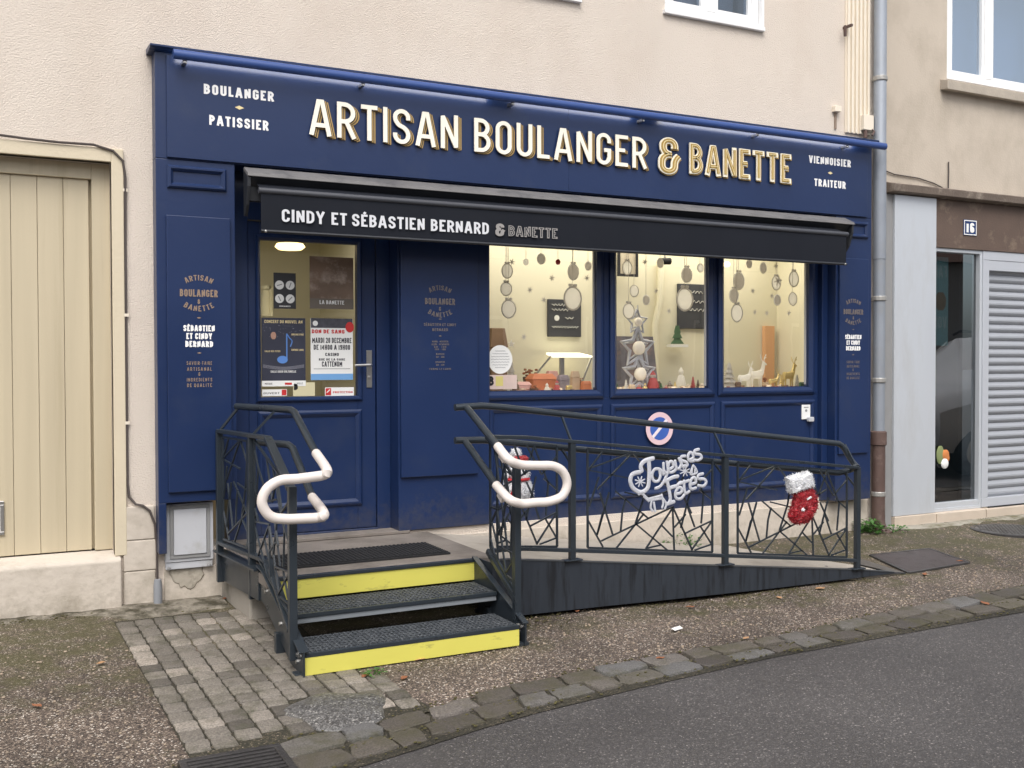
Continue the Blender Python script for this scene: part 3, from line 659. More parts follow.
# door bay
mb = MB(); mb.box(1.406, 1.54, YD-.02, .3, .315, 2.699); mb.box(2.418, 2.515, YD-.02, .3, .315, 2.699); mb.box(1.54, 2.418, YD-.02, .3, 2.40, 2.699); mb.box(1.54,2.418,YD-.03,.3,.315,.335)
obj('door_frame', mb, BLUE, S, bev=.004)
mb = MB(); frame(mb, 1.545, 2.414, .338, 2.395, .001, YD, YD+.045)
mb = MB(); mb.box(1.545,1.622,YD,YD+.045,.338,2.395); mb.box(2.284,2.414,YD,YD+.045,.338,2.395); mb.box(1.622,2.284,YD,YD+.045,.338,1.245); mb.box(1.622,2.284,YD,YD+.045,2.275,2.395)
dr = obj('door', mb, BLUE, S, bev=.003)
mb = MB(); moulding(mb, 1.600, 2.312, .497, 1.152, .045, YD, .018); moulding(mb, 1.592, 2.316, 1.212, 2.31, .032, YD, .02); obj('moulding', mb, BLUE, dr)
mb = MB(); mb.box(1.60, 2.30, YD+.02, YD+.024, 1.235, 2.29); obj('pane', mb, GLASS, dr)
mb = MB(); mb.box(2.348,2.386,YD-.008,YD,1.30,1.555); mb.tube([(2.367,YD-.008,1.455),(2.367,YD-.05,1.455),(2.36,YD-.058,1.455),(2.25,YD-.058,1.452)], .0095, 10); mb.lathe([(.012,0),(.012,.006),(.001,.007)],(2.367,YD-.008,1.37),12,'y'); obj('handle', mb, STEEL, dr, bev=.002)
mb = MB(); mb.box(1.408, 2.60, -.02, YD-.001, .302, .324); obj('door_sill', mb, PLAT, S, bev=.004)
# side panel between door and windows
mb = MB(); mb.box(2.5155, 3.205, -.02, .3, .32, 2.699); sp_ = obj('side_panel', mb, BLUE, S, bev=.004)
mb = MB(); mb.box(2.528, 3.104, -.045, -.0205, .687, 2.42); obj('raised_panel', mb, BLUE, sp_, bev=.004)
# display windows
WX = [(3.165,4.182),(4.240,5.234),(5.268,6.293)]
mb = MB(); mb.box(3.205, 6.405, YW, .2, .262, 1.2); mb.box(3.205,6.405,YW,.3,2.41,2.699)
mb.box(4.182,4.240,YW,.085,1.2,2.41); mb.box(5.234,5.268,YW,.085,1.2,2.41); mb.box(6.293,6.405,YW,.085,1.2,2.41); st = obj('stall_riser', mb, BLUE, S, bev=.003)
mb = MB(); mb.box(6.34,6.404,-.03,YW-.0005,.29,2.69); obj('corner_post', mb, BLUE, S, bev=.004)
for (a, b), (c, d) in zip(WX, [(3.215,4.172),(4.248,5.234),(5.300,6.298)]):
    mb = MB(); moulding(mb, c, d, .432, 1.152, .045, YW, .02); obj('moulding', mb, BLUE, st)
    mb = MB(); moulding(mb, a, b, 1.2, 2.41, .06, YW, .026); mb.box(a+.03,b-.03,.045,.07,1.202,1.265); mb.box(a+.0,a+.022,.03,.07,1.265,2.40); mb.box(b-.058,b,.03,.07,1.265,2.40)
    w = obj('window_frame', mb, BLUE, S)
    mb = MB(); mb.box(b-.064,b-.059,.045,.068,1.28,2.4); obj('seal', mb, mat('pale_seal', (.34,.34,.36), .5), w)
    mb = MB(); mb.box(a+.01, b-.05, .072, .078, 1.262, 2.405); obj('pane', mb, GLASS, w)
# printed lettering on the blue boards
mb = MB()
for s_, a, b, z in (('BOULANGER',1.220,1.648,3.109),('PATISSIER',1.251,1.613,2.924),('VIENNOISIER',6.085,6.551,3.114),('TRAITEUR',6.145,6.493,2.928)): mb = MB(); text(mb, s_, a, b, z, .061, -.137, s=.2, sp=.17); obj('lettering', mb, WLETTER, fa)
mb = MB()
for x in (1.434, 6.32): mb.prism([(x-.028,3.048),(x,3.036),(x+.028,3.048),(x,3.06)], 0, .002, lambda u,v,d: Vector((u,-.137-d,v)))
pieces('dash_ornament', mb, PGOLD, fa)
def crest(m, par, x, y, z):
    for k in range(4):
        mb = MB()
        if k == 0: arctext(mb, 'ARTISAN', x, z-.068, .145, .034, y, True)
        if k == 1: text(mb, 'BOULANGER', x-.112, x+.112, z-.022, .044, y, s=.2)
        if k == 2: text(mb, '&', x-.02, x+.02, z-.066, .028, y, s=.18, center=True)
        if k == 3: arctext(mb, 'BANETTE', x, z+.055, .132, .034, y, False)
        obj('crest_lettering', mb, m, par)
def dash(mb, x, y, z, w=.014): mb.prism([(x-w,z),(x,z-.005),(x+w,z),(x,z+.005)], 0, .0015, lambda u,v,d: Vector((u,y-d,v)))
for x, par, cm in ((1.18, lp, COPPER), (6.584, rp, COPPERD)):
    crest(cm, par, x, -.142, 1.895)
    for z in (1.745, 1.531): mb = MB(); dash(mb, x, -.142, z); obj('dash_ornament', mb, cm, par)
    for s_, z in (('SAVOIR-FAIRE',1.458),('ARTISANAL',1.422),('&',1.391),('INGREDIENTS',1.357),('DE QUALITE',1.323)): mb = MB(); text(mb, s_, x-.075, x+.075, z, .022, -.142, d=.0012, s=.15, sp=.3, center=True); obj('small_lettering', mb, cm, par)
    for s_, z, hw in (('SÉBASTIEN',1.663,.093),('ET CINDY',1.615,.076),('BERNARD',1.567,.082)): mb = MB(); text(mb, s_, x-hw, x+hw, z, .037, -.142, s=.23, sp=.12); obj('name_lettering', mb, WLETTER, par)
crest(COPPERD, sp_, 2.816, -.045, 1.892)
for z in (1.77, 1.654): mb = MB(); dash(mb, 2.816, -.045, z); obj('dash_ornament', mb, COPPERD, sp_)
for s_, z, hw, h in (('SÉBASTIEN ET CINDY',1.722,.12,.02),('BERNARD',1.687,.058,.02),('MARDI - MERCREDI',1.609,.06,.0125),('JEUDI - VENDREDI',1.590,.066,.0125),('6H - 13H',1.572,.045,.0125),('15H - 19H',1.555,.04,.0125),('SAMEDI',1.523,.03,.0125),('6H - 18H',1.503,.03,.0125),('DIMANCHE',1.468,.035,.0125),('6H - 12H',1.448,.03,.0125),('FERME LE LUNDI',1.420,.08,.0125)):
    mb = MB(); text(mb, s_, 2.816-hw, 2.816+hw, z, h, -.045, d=.0012, s=.16, sp=.2); obj('small_lettering', mb, COPPERD, sp_)

# ================================================================== RAISED SIGN LETTERS
N_ = thing('shop_name_sign', 'raised illuminated cream and gold shop-name letters along the blue fascia', 'sign', (3.9,-.137,2.92))
LBK = mat('letter_back', (.045,.035,.03), .6)
for nm, m_, dx, dz, y_, d_, st_ in (('letter_face',WLIT,0,0,-.157,.008,.118),('letter_gap_shade',LBK,.009,-.002,-.1495,.004,.118),('letter_shadow',GOLD,.018,-.005,-.148,.003,.11),('letter_gap_shade',LBK,.025,-.006,-.145,.003,.11),('letter_shadow',GOLD,.034,-.009,-.1425,.0025,.105),('letter_back',LBK,.014,-.008,-.1375,.005,.16)):  # dark layers between face and gold paint in the shadow gaps
    mb = MB()
    for s_, a, b in (('ARTISAN',1.870,2.903),('BOULANGER',3.026,4.450)): text(mb, s_, a+dx, b+dx, 2.921+dz, .230, y_, d_, s=st_, sp=.165)
    pieces(nm, mb, m_, N_)
mb = MB()
text(mb, '&', 4.562, 4.775, 2.897, .28, -.152, .010, s=.165); text(mb, 'BANETTE', 4.853, 5.872, 2.921, .236, -.152, .010, s=.165, sp=.115); pieces('outline_letter', mb, mat('cream_letter_edge', (.90,.84,.68), .4), N_)
mb = MB()
def inset(txt, a, b, z, H, s0, s1, sp, y, d):
    """the same strokes, drawn thinner, so that the wider layer shows as an outline"""
    W, L0 = layout(txt, H, s0*H, sp); k = (b-a)/W; x = 0
    for ch in txt:
        if ch == ' ': x += .3*H; continue
        w_, strokes = GL[ch]; Wd = max(w_*H, s0*H); sw = s0*H
        for st in strokes:
            closed = st[-1] == 'c'; pts = [p for p in st if p != 'c']
            m = [((sw/2+p[0]*(Wd-sw)) if Wd > sw else Wd/2, sw/2+p[1]*(H-sw))+tuple(p[2:]) for p in pts]
            V, Fc = union(ribbon(fillet(m, closed, .24*H), s1*H, closed))
            solid(mb, V, Fc, 0, d, lambda u, v, dd: Vector((a+(u+x)*k, y-dd, z+v)))
        x += Wd+sp*H
inset('&', 4.562, 4.775, 2.897, .28, .165, .10, .1, -.163, .003); inset('BANETTE', 4.853, 5.872, 2.921, .236, .165, .10, .115, -.163, .003); pieces('gold_inlay', mb, mat('gold_inlay', (.43,.28,.075), .4, metal=.2), N_)
mb = MB(); inset('&', 4.562, 4.775, 2.897, .28, .165, .022, .1, -.1665, .0015); inset('BANETTE', 4.853, 5.872, 2.921, .236, .165, .022, .115, -.1665, .0015); pieces('letter_hairline', mb, PGOLD, N_)
mb = MB(); text(mb, '&', 4.572, 4.787, 2.889, .28, -.139, .012, s=.165); text(mb, 'BANETTE', 4.867, 5.888, 2.913, .236, -.139, .012, s=.16, sp=.115); pieces('letter_shadow', mb, GOLD, N_)

# LED strip bar above the letters
Lb = thing('sign_light_bar', 'long blue tubular sign lamp under the fascia cornice', 'sign lamp', (3.9,-.2,3.3))
mb = MB(); mb.hull([[(x,-.205+.026*math.cos(a)-.01,3.305+.029*math.sin(a)) for a in [2*PI*k/14 for k in range(14)]] for x in (1.03,6.87)]); obj('housing', mb, mat('light_bar_blue', (.035,.075,.24), .35, bump=0), Lb, smooth=True)
mb = MB()
for x in (1.10,2.215,3.305,4.395,5.49,6.45): mb.box(x-.012,x+.012,-.2,-.13,3.262,3.28); mb.lathe([(.008,0),(.008,.01),(.001,.011)],(x,-.2,3.266),8,'y')
pieces('bracket', mb, STEEL, Lb)
mb = MB(); [mb.box(a,b,-.182,-.179,3.289,3.312) for a,b in ((1.06,3.15),(3.35,4.35),(4.6,6.6))]; pieces('diffuser', mb, mat('led_diffuser', (.9,.9,.85), .4, emit=(1,.95,.88), estr=8), Lb)

# ================================================================== AWNING
W = thing('shop_awning', 'black retractable awning with printed valance above the shop windows', 'awning', (3.95,-.13,2.4))
mb = MB(); pr = [(-.138,2.40),(-.138,2.672),(-.16,2.68),(-.262,2.632),(-.262,2.612),(-.235,2.60),(-.225,2.46),(-.20,2.40)]
mb.hull([[(x,y,z) for y,z in [(-.138,2.47),(-.138,2.664),(-.245,2.612),(-.235,2.60),(-.19,2.56),(-.19,2.47)]] for x in (1.48,6.45)]); obj('cassette', mb, CASS, W, bev=.003)
mb = MB(); mb.hull([[(x,y,z) for y,z in [(-.138,2.667),(-.138,2.678),(-.155,2.681),(-.255,2.632),(-.265,2.612),(-.255,2.609)]] for x in (1.455,6.475)]); obj('cassette_lid', mb, CASSTOP, W, bev=.002)
for x0, x1 in ((1.455,1.475),(6.453,6.475)):
    mb = MB(); mb.hull([[(x,y,z) for y,z in [(-.138,2.38),(-.138,2.664),(-.255,2.607),(-.25,2.55),(-.21,2.44),(-.16,2.38)]] for x in (x0,x1)]); obj('end_plate', mb, CASS, W, bev=.003)
mb = MB(); mb.hull([[(x,-.19,2.585),(x,-.33,2.522),(x,-.33,2.518),(x,-.19,2.581)] for x in (1.52,6.31)]); obj('cloth', mb, AWN, W)
mb = MB(); mb.hull([[(x,-.33+.02*math.cos(a),2.515+.019*math.sin(a)) for a in [2*PI*k/12 for k in range(12)]] for x in (1.502,6.32)]); obj('front_bar', mb, mat('front_bar_grey', (.055,.058,.068), .45), W, smooth=True)
mb = MB(); n = 60; rows = []
for i in range(n+1):
    x = 1.515+(6.305-1.515)*i/n; w_ = .006*math.sin(i*1.9)*.5+.003*math.sin(i*.63)
    rows.append([(x,-.336,2.50),(x,-.337+w_*.5,2.42),(x,-.337+w_,2.34),(x,-.336+w_*1.2,2.275),(x,-.332+w_*1.2,2.275),(x,-.333+w_,2.34),(x,-.333+w_*.5,2.42),(x,-.332,2.50)])
mb.hull(rows); va = obj('valance', mb, AWN, W, smooth=True)
mb = MB(); mb.hull([[(x,-.334+.013*math.cos(a),2.27+.011*math.sin(a)) for a in [2*PI*k/10 for k in range(10)]] for x in (1.515,6.305)]); obj('hem', mb, CASS, va, smooth=True)
mb = MB()
for s_, a, b in (('CINDY',1.640,1.908),('ET',1.953,2.053),('SÉBASTIEN',2.087,2.580),('BERNARD',2.624,3.046)): mb = MB(); text(mb, s_, a, b, 2.338-.006, .077, -.3445, d=.0015, s=.17, sp=.13); obj('lettering', mb, mat('valance_print', (.66,.67,.70), .7), va)
mb = MB(); text(mb, '&', 3.095, 3.172, 2.325, .085, -.3445, d=.0015, s=.2); text(mb, 'BANETTE', 3.195, 3.578, 2.330, .072, -.3445, d=.0015, s=.2, sp=.1); obj('lettering', mb, mat('valance_print_grey', (.30,.285,.275), .7), va)
mb = MB(); inset('BANETTE', 3.195, 3.578, 2.330, .072, .2, .06, .1, -.3461, .0006); obj('lettering', mb, AWN, va)
mb = MB()
for x in (1.54, 6.28): mb.ball((x,-.35,2.268), .009, n=8, m=5)
pieces('end_screw', mb, STEEL, W)
mb = MB()
for x in (1.9, 5.9): mb.bar((x,-.2,2.50),(x+.8*(1 if x < 3 else -1),-.31,2.50),.035,.03)
pieces('folding_arm', mb, CASS, W, bev=.004)

# ================================================================== ENTRANCE STEPS, PLATFORM, RAMP
PX0, PX1, PYF, PZ = 1.385, 2.60, -1.06, .30
P = thing('entrance_steps', 'anthracite steel entrance steps with grating treads and two yellow risers', 'steps', (1.98,-1.0,-.06))
mb = MB(); mb.box(1.36, 2.74, PYF+.02, .148, .24, PZ); obj('platform', mb, PLAT, P, bev=.006)
mb = MB(); mb.box(PX0, PX1+.012, PYF-.012, PYF+.02, .283, .302); obj('nosing', mb, ANTH, P, bev=.002)
mb = MB(); mb.box(PX0, PX1+.012, PYF-.004, PYF+.004, .176, .281); obj('riser', mb, YEL, P, bev=.001); mb = MB(); mb.box(PX0-.006, PX1-.04, -1.704, -1.694, -.058, .030); obj('riser', mb, YEL, P, bev=.001)
for y0, zt in ((-1.70,.048),(-1.385,.166)):
    XR = PX1-.04 if zt < .1 else PX1-.018
    mb = MB(); mb.box(PX0, XR, y0, y0+.31, zt-.016, zt)
    n = 46
    for i in range(n): x = PX0+.012+i*(XR-PX0-.035)/n; mb.box(x, x+.011, y0+.025, y0+.30, zt+.0003, zt+.005)
    for k in range(7): mb.box(PX0+.01, XR-.01, y0+.03+k*.04, y0+.036+k*.04, zt+.0055, zt+.008)
    tr = obj('tread', mb, GRATE, P); mb = MB(); mb.box(PX0, XR, y0-.006, y0+.012, zt-.018, zt+.004); obj('edge', mb, ANTH, tr, bev=.002)
mb = MB(); mb.box(PX0, PX1-.018, -1.382, -1.365, .118, .146); obj('tread_angle', mb, mat('galvanised_angle', (.22,.24,.26), .5), P, bev=.002)
prof = [(-.84,.335),(-.97,.325),(-1.725,.062),(-1.725,-.075),(-1.60,-.085),(-.97,.135),(-.84,.15)]
for x in (PX0-.012, PX1-.002):
    mb = MB(); pf = prof if x < 2 else [(-1.03,.31),(-1.06,.31),(-1.71,.058),(-1.71,-.06),(-1.60,-.07),(-1.03,.12)]
    mb.hull([[(x+dx,y,z) for y,z in pf] for dx in (-.005,.005)])
    for (a, b), (c, d) in zip(pf[:-1][1:2] if x > 2 else pf[0:2], pf[2:3] if x > 2 else pf[1:3]): mb.bar((x,a,b),(x,c,d),.05 if x < 2 else .035,.008,up=(0,0,1))
    sg = obj('stringer', mb, ANTH, P, bev=.002)
    mb = MB()
    for y, z in ((-1.62,-.005),(-1.66,.03),(-1.30,.11),(-1.0,.22),(-1.62,.03)):
        mb.hull([[(x-.013,y+.011*math.cos(a),z+.011*math.sin(a)) for a in [2*PI*k/6 for k in range(6)]],[(x+.013,y+.011*math.cos(a),z+.011*math.sin(a)) for a in [2*PI*k/6 for k in range(6)]]])
    pieces('bolt', mb, STEEL, sg)
    mb = MB(); mb.box(x-.035, x+.03, -1.69, -1.62, gz(-1.65)-.02, -.05); mb.box(x-.028,x+.026,-1.30,-1.255,gz(-1.28)-.02,.06); pieces('foot', mb, ANTH, P, bev=.003)
mb = MB(); mb.bar((1.29,-.12,.225),(1.365,-.86,.225),.012,.17); mb.bar((1.29,-.12,.312),(1.37,-.86,.312),.075,.012); mb.bar((1.335,-.15,.245),(1.40,-.8,.245),.03,.04); obj('platform_edge_beam', mb, ANTH, P, bev=.002)
Bk = MB(); Bk.hull([[(1.33,.0,z),(1.36,-.635,z),(1.52,-.635,z),(1.52,.0,z)] for z in (gz(-.6)-.03,.125)])
tag(obj('concrete_block', Bk, CONC, bev=.012), 'mossy concrete block carrying the left side of the platform', 'concrete block')
# mat
q = [atz(296,568.5,.312), atz(455,552,.312), atz(424,542,.312), atz(296,554.5,.312)]
mt = MB(); xa, xb, ya, yb = 1.42, max(q[1].x,q[2].x)-.03, q[1].y, (q[2].y+q[3].y)/2
mt.box(xa, xb, ya, yb, .302, .312)
n = 40
for i in range(n):
    x = xa+.01+i*(xb-xa-.02)/n; mt.box(x, x+.012, ya+.01, yb-.01, .312, .3195)
for j in range(14): y = ya+.02+j*(yb-ya-.04)/13; mt.box(xa+.008, xb-.008, y-.004, y+.004, .3125, .318)
tag(obj('door_mat', mt, BLACK), 'black ribbed rubber mat on the platform before the shop door', 'door mat')

# access ramp
RY = -1.24; RX1 = 5.97
def rz(x): return PZ-(PZ+.075)*max(0, min(1, (x-2.72)/(RX1-2.72)))
R = thing('access_ramp', 'long wheelchair ramp with dark steel skirt streaked by water', 'ramp', (4.2,RY,-.05))
mb = MB(); rows = []
for i in range(31):
    x = 2.74+(RX1-2.74)*i/30; rows.append([(x,RY+.02,rz(x)-.005),(x,RY+.02,rz(x)-.06),(x,-.05,rz(x)-.06),(x,-.05,rz(x)-.005)])
mb.hull(rows); obj('deck', mb, DECK, R)
mb = MB(); rows = []
for i in range(31):
    x = 2.625+(RX1+.02-2.625)*i/30; zb = .011+lerpy([(2.6,-.031),(2.806,-.033),(3.36,-.042),(3.96,-.056),(4.62,-.068),(5.0,-.072),(6.2,-.077)], x)-.002; zt = rz(x)+.012*min(1,(RX1-x)/.5+.1)
    zb = min(zb, zt-.008); rows.append([(x,RY-.004,zb),(x,RY+.004,zb),(x,RY+.004,zt),(x,RY-.004,zt)])
mb.hull(rows); obj('skirt', mb, SKIRT, R)
mb = MB(); rows = []
for i in range(31):
    x = 2.625+(RX1-.1-2.625)*i/30; z = rz(x)+.013*min(1,(RX1-x)/.5+.1); rows.append([(x,RY-.008,z),(x,RY+.03,z),(x,RY+.03,z+.006),(x,RY-.008,z+.006)])
mb.hull(rows); obj('edge_lip', mb, mat('lip_grey', (.06,.065,.07), .45, var=.2), R)
mb = MB(); mb.box(2.625,2.633,PYF+.0,RY+.004,-.02,.30); mb.box(2.634,RX1-.5,-1.0,-.98,-.25,-.02); mb.box(2.66,2.74,RY+.05,-.98,-.2,.2); obj('end_plate', mb, SKIRT, R)
mb = MB(); mb.hull([[(RX1-.12,RY-.0,rz(RX1-.12)+.006),(RX1-.1,-.8,rz(RX1-.1)+.006)],[(RX1+.04,RY+.02,pav(RX1+.04,RY)+.004),(RX1+.05,-.8,pav(RX1,-.8)+.003)]],cap=False,closed=False); obj('toe_plate', mb, mat('toe_plate', (.10,.09,.08), .6, var=.3, vscale=9), R)

# lattice pattern, traced once in a unit square and clipped to each bay
RAW = [(78,480,160,632),(160,430,127,562),(150,597,570,400),(270,430,260,540),(395,440,235,640),(345,498,535,655),(560,415,405,645),(415,640,500,622),(500,510,565,575),(565,400,575,655),(570,410,685,655),(575,522,645,445),(655,400,700,520),(640,557,805,485),(755,330,740,500),(805,490,680,655),(735,515,805,620),(700,655,805,622),
(85,180,165,55),(85,180,330,75),(130,300,330,75),(85,190,330,240),(231,310,419,467),(284,316,431,352),(608,280,667,130),(714,280,808,185),(726,300,808,362),(620,320,680,440),(679,290,615,525),(137,227,84,400),(143,320,215,560),(196,316,127,562),(290,350,270,430),(400,330,345,498),(431,352,560,300),(560,300,667,240),(540,110,608,280),(330,75,420,200),(420,200,560,300),(620,120,714,280),(420,200,400,330),(665,120,755,330)]
def unit(px, py):
    u = (px-75)/(810-75); yt = 65+(128-65)*u; yb = 635+(668-635)*u
    return min(max(u,0),1), min(max(1-(py-yt)/(yb-yt),0),1)
LAT = [unit(a,b)+unit(c,d) for a,b,c,d in RAW]
def lattice(mb, fn, u0=0., u1=1., w=.0092, flip=False):
    """bars between u0 and u1 of the pattern; fn(s,t) gives the point"""
    g = lambda u, v: fn((1-(u-u0)/(u1-u0)) if flip else (u-u0)/(u1-u0), v)
    for k, (a, b, c, d) in enumerate(LAT):
        if a > c: a, b, c, d = c, d, a, b
        if c < u0 or a > u1: continue
        if a < u0 and c > a: b, a = b+(d-b)*(u0-a)/(c-a), u0
        if c > u1 and c > a: d, c = b+(d-b)*(u1-a)/(c-a), u1
        if abs(a-c)+abs(b-d) < .02: continue
        mb.bar(g(a,b), g(c,d), w, w*1.0)
    for a, b in (((0,0),(1,0)),((1,0),(1,1)),((1,1),(0,1)),((0,1),(0,0))): mb.bar(fn(*a), fn(*b), w*1.25)
    return mb

# ramp railing
RR = thing('ramp_railing', 'long dark ramp railing with broken-line lattice infill and white-sleeved end loop', 'railing', (4.2,RY,.0))
rtop = lambda x: rz(max(x,2.75))+.742
posts = [3.165, 4.33, 5.51]
for i, x in enumerate(posts):
    mb = MB(); mb.box(x-.018, x+.018, RY-.018, RY+.018, rz(x)+.02, rtop(x)); mb.box(x-.06,x+.06,RY-.03,RY+.03,rz(x)+.02,rz(x)+.028); obj('post', mb, ANTH, RR, bev=.003)
mb = MB(); mb.bar((2.61,RY,rtop(2.61)),(2.86,RY,rtop(2.86)),.045,.02); mb.bar((2.86,RY,rtop(2.86)),(5.51,RY,rtop(5.51)),.045,.02); obj('top_rail', mb, ANTH, RR, bev=.003)
mb = MB(); zb = lambda x: rz(max(x,2.78))+.082
mb.bar((2.60,RY,zb(2.6)),(2.82,RY,zb(2.82)),.035,.022); mb.bar((2.82,RY,zb(2.82)),(5.49,RY,zb(5.49)),.035,.022); obj('bottom_rail', mb, ANTH, RR, bev=.003)
for x0, x1, u0 in ((2.66,3.06,.50),(3.275,4.225,0.),(4.435,5.41,0.)):
    mb = MB(); lattice(mb, lambda s, t: Vector((x0+(x1-x0)*s, RY, (zb(x0+(x1-x0)*s)+.02)*(1-t)+(rtop(x0+(x1-x0)*s)-.035)*t)), u0, 1.); obj('lattice_panel', mb, ANTH, RR)
HY = RY+.10
def hnd(pix, Y): return [aty(a, b, Y) for a, b in pix]
def smooth_path(pts, n=6):
    out = []; N = len(pts)
    for i in range(N-1):
        p0, p1, p2, p3 = pts[max(i-1,0)], pts[i], pts[i+1], pts[min(i+2,N-1)]
        for k in range(n):
            t = k/n; out.append(.5*((2*p1)+(p2-p0)*t+(2*p0-5*p1+4*p2-p3)*t*t+(3*p1-p0-3*p2+p3)*t**3))
    return out+[pts[-1]]
a0, a1, a2, a3 = hnd([(455,407.5),(486,405.5),(580,416),(838,443.5)], HY)
endp = aty(858.5,464,RY); hx = a3.x
pa = [a0, a1.lerp(a0,.15), a1.lerp(a2,.15), a2, a3]+smooth_path([a3, Vector((endp.x-.045,HY,a3.z-.03)), Vector((endp.x,HY-.03,a3.z-.12)), Vector((5.51,RY,rtop(5.51)))],5)[1:]
mb = MB(); mb.tube(pa, .0205, 12); obj('handrail', mb, ANTH, RR, smooth=True)
b0, b1, b2, b3 = hnd([(455,440.5),(486,440),(580,449.5),(838,473)], HY)
mb = MB(); mb.tube([b0, b1.lerp(b0,.15), b1.lerp(b2,.15), b2, b3]+smooth_path([b3, Vector((b3.x+.10,HY-.02,b3.z+.02)), Vector((5.495,RY,b3.z+.05))],4)[1:], .0205, 12); obj('lower_handrail', mb, ANTH, RR, smooth=True)
def on(P0, P1, x): t = (x-P0.x)/(P1.x-P0.x); return P0.lerp(P1, t)
for x in posts:
    mb = MB(); pt = Vector((x,RY,rtop(x)-.01)); h_ = on(a2,a3,x-.02); l_ = on(b2,b3,x-.02)
    mb.bar(pt, h_, .012); mb.bar(Vector((x,RY,l_.z-.10)), l_, .012); pieces('handrail_bracket', mb, ANTH, RR)
# stair side of the same railing: inclined bottom rail, front post, two short handrails and the looped end
SXR = 2.60; fp = Vector((SXR,-1.60,0))
mb = MB(); mb.box(SXR-.019,SXR+.019,-1.619,-1.581,.0,.895); obj('post', mb, ANTH, RR, bev=.003)
mb = MB(); mb.bar((SXR,RY+.0,zb(2.6)),(SXR,-1.585,.175),.03,.03); obj('bottom_rail', mb, ANTH, RR, bev=.003)
mb = MB(); mb.bar((SXR,RY,rtop(2.61)),(SXR,-1.60,.89),.04,.02); obj('top_rail', mb, ANTH, RR, bev=.003)
mb = MB(); lattice(mb, lambda s, t: Vector((SXR, RY-.03-(.29)*s, (zb(2.6)+.03-(zb(2.6)-.19)*s)*(1-t)+(rtop(2.6)-.03-(rtop(2.6)-.87)*s)*t)), .55, .95); obj('lattice_panel', mb, ANTH, RR)
SH = 2.50
def stair_rail(pix, Yloop, X, par, loop, r=.0205, rs=.025):
    up, lo = pix
    A0, A1 = (atx(*up[0], X), atx(*up[1], X)); B0, B1 = (atx(*lo[0], X), atx(*lo[1], X))
    mb = MB(); mb.tube([A0, A1], r, 12); obj('handrail', mb, ANTH, par, smooth=True)
    mb = MB(); mb.tube([B0, B1], r, 12); obj('lower_handrail', mb, ANTH, par, smooth=True)
    pts = [A1.lerp(A0,.04)]+[aty(a, b, Yloop) for a, b in loop]+[B1.lerp(B0,.04)]
    mb = MB(); mb.tube(smooth_path(pts, 7), rs, 14); obj('loop_sleeve', mb, SLEEVE, par, smooth=True)
    mb = MB()
    for A_, B_ in ((A1, A0), (B1, B0)):
        d_ = (A_-B_).normalized(); mb.bar(A_+d_*.015+Vector((0,0,-.028)), A_+d_*.075+Vector((0,0,-.034)), .022, .026)
    pieces('sleeve_clamp', mb, SLEEVE, par, bev=.004)
    return A0, A1, B0, B1
tmpA = atx(500,450,SH)
print('right stair rail', atx(467,408,SH), tmpA, atx(465,441,SH), atx(497,487,SH))
print('left', [tuple(round(c,2) for c in v) for v in (atx(293,409,1.50), atx(317,455,1.50), atx(288,446,1.5), atx(313,499,1.5))])
YL = -1.70
stair_rail([[(467,408),(499,448)],[(465,441),(497.5,487)]], YL, SH, RR, [(508,459),(520,464.5),(538,465.5),(553,466),(563,472),(567,484),(562,496),(549,501.5),(535,502.5),(521,503.5),(509,499)])
# left railing
LR = thing('stair_railing', 'short dark platform railing with lattice infill and white-sleeved loop beside the steps', 'railing', (1.33,-.8,.0))
pb, pm, pf_ = Vector((1.285,-.19,0)), Vector((1.362,-.70,0)), Vector((1.352,-1.60,0)); knee = Vector((1.398,-.94,0))
for p, z0, z1 in ((pb,.13,1.055),(pm,.12,1.055),(pf_,.0,.86)):
    mb = MB(); mb.box(p.x-.02,p.x+.02,p.y-.02,p.y+.02,z0,z1); obj('post', mb, ANTH, LR, bev=.003)
mb = MB(); z = 1.055
for a, b in ((Vector((pb.x,pb.y,z)),Vector((pm.x,pm.y,z))),(Vector((pm.x,pm.y,z)),Vector((knee.x,knee.y,z))),(Vector((knee.x,knee.y,z)),Vector((1.352,-1.58,.845)))): mb.bar(a,b,.045,.022)
obj('top_rail', mb, ANTH, LR, bev=.003); mb = MB()
for a, b in ((Vector((pb.x,pb.y,.372)),Vector((pm.x,pm.y,.372))),(Vector((pm.x,pm.y,.372)),Vector((knee.x,knee.y,.372))),(Vector((knee.x,knee.y,.372)),Vector((1.352,-1.58,.14)))): mb.bar(a,b,.045,.022)
obj('bottom_rail', mb, ANTH, LR, bev=.003)
def q4(a, b, za0, za1, zb0, zb1): return lambda s, t: Vector((a.x+(b.x-a.x)*s, a.y+(b.y-a.y)*s, (za0+(zb0-za0)*s)*(1-t)+(za1+(zb1-za1)*s)*t))
e = (pm-pb).normalized()*.06
mb = MB(); lattice(mb, q4(pb+e,pm-e,.40,1.02,.40,1.02), .0, .48); obj('lattice_panel', mb, ANTH, LR)
mb = MB(); lattice(mb, q4(pm+e*.8,Vector((1.358,-1.52,0)),.39,1.03,.20,.84), .4, 1.0); obj('lattice_panel', mb, ANTH, LR)
HXL = 1.55
pu = [Vector((1.372,-.28,1.206)), Vector((1.556,-.885,1.203))]; pl_ = [Vector((1.43,-.60,1.008)), Vector((1.540,-.90,1.008))]
A1 = atx(317,455,HXL); B1 = atx(313,499,HXL); YL2 = -1.685
mb = MB(); mb.tube([pu[0], pu[0].lerp(pu[1],.96), pu[1].lerp(A1,.05), A1], .0205, 12); obj('handrail', mb, ANTH, LR, smooth=True)
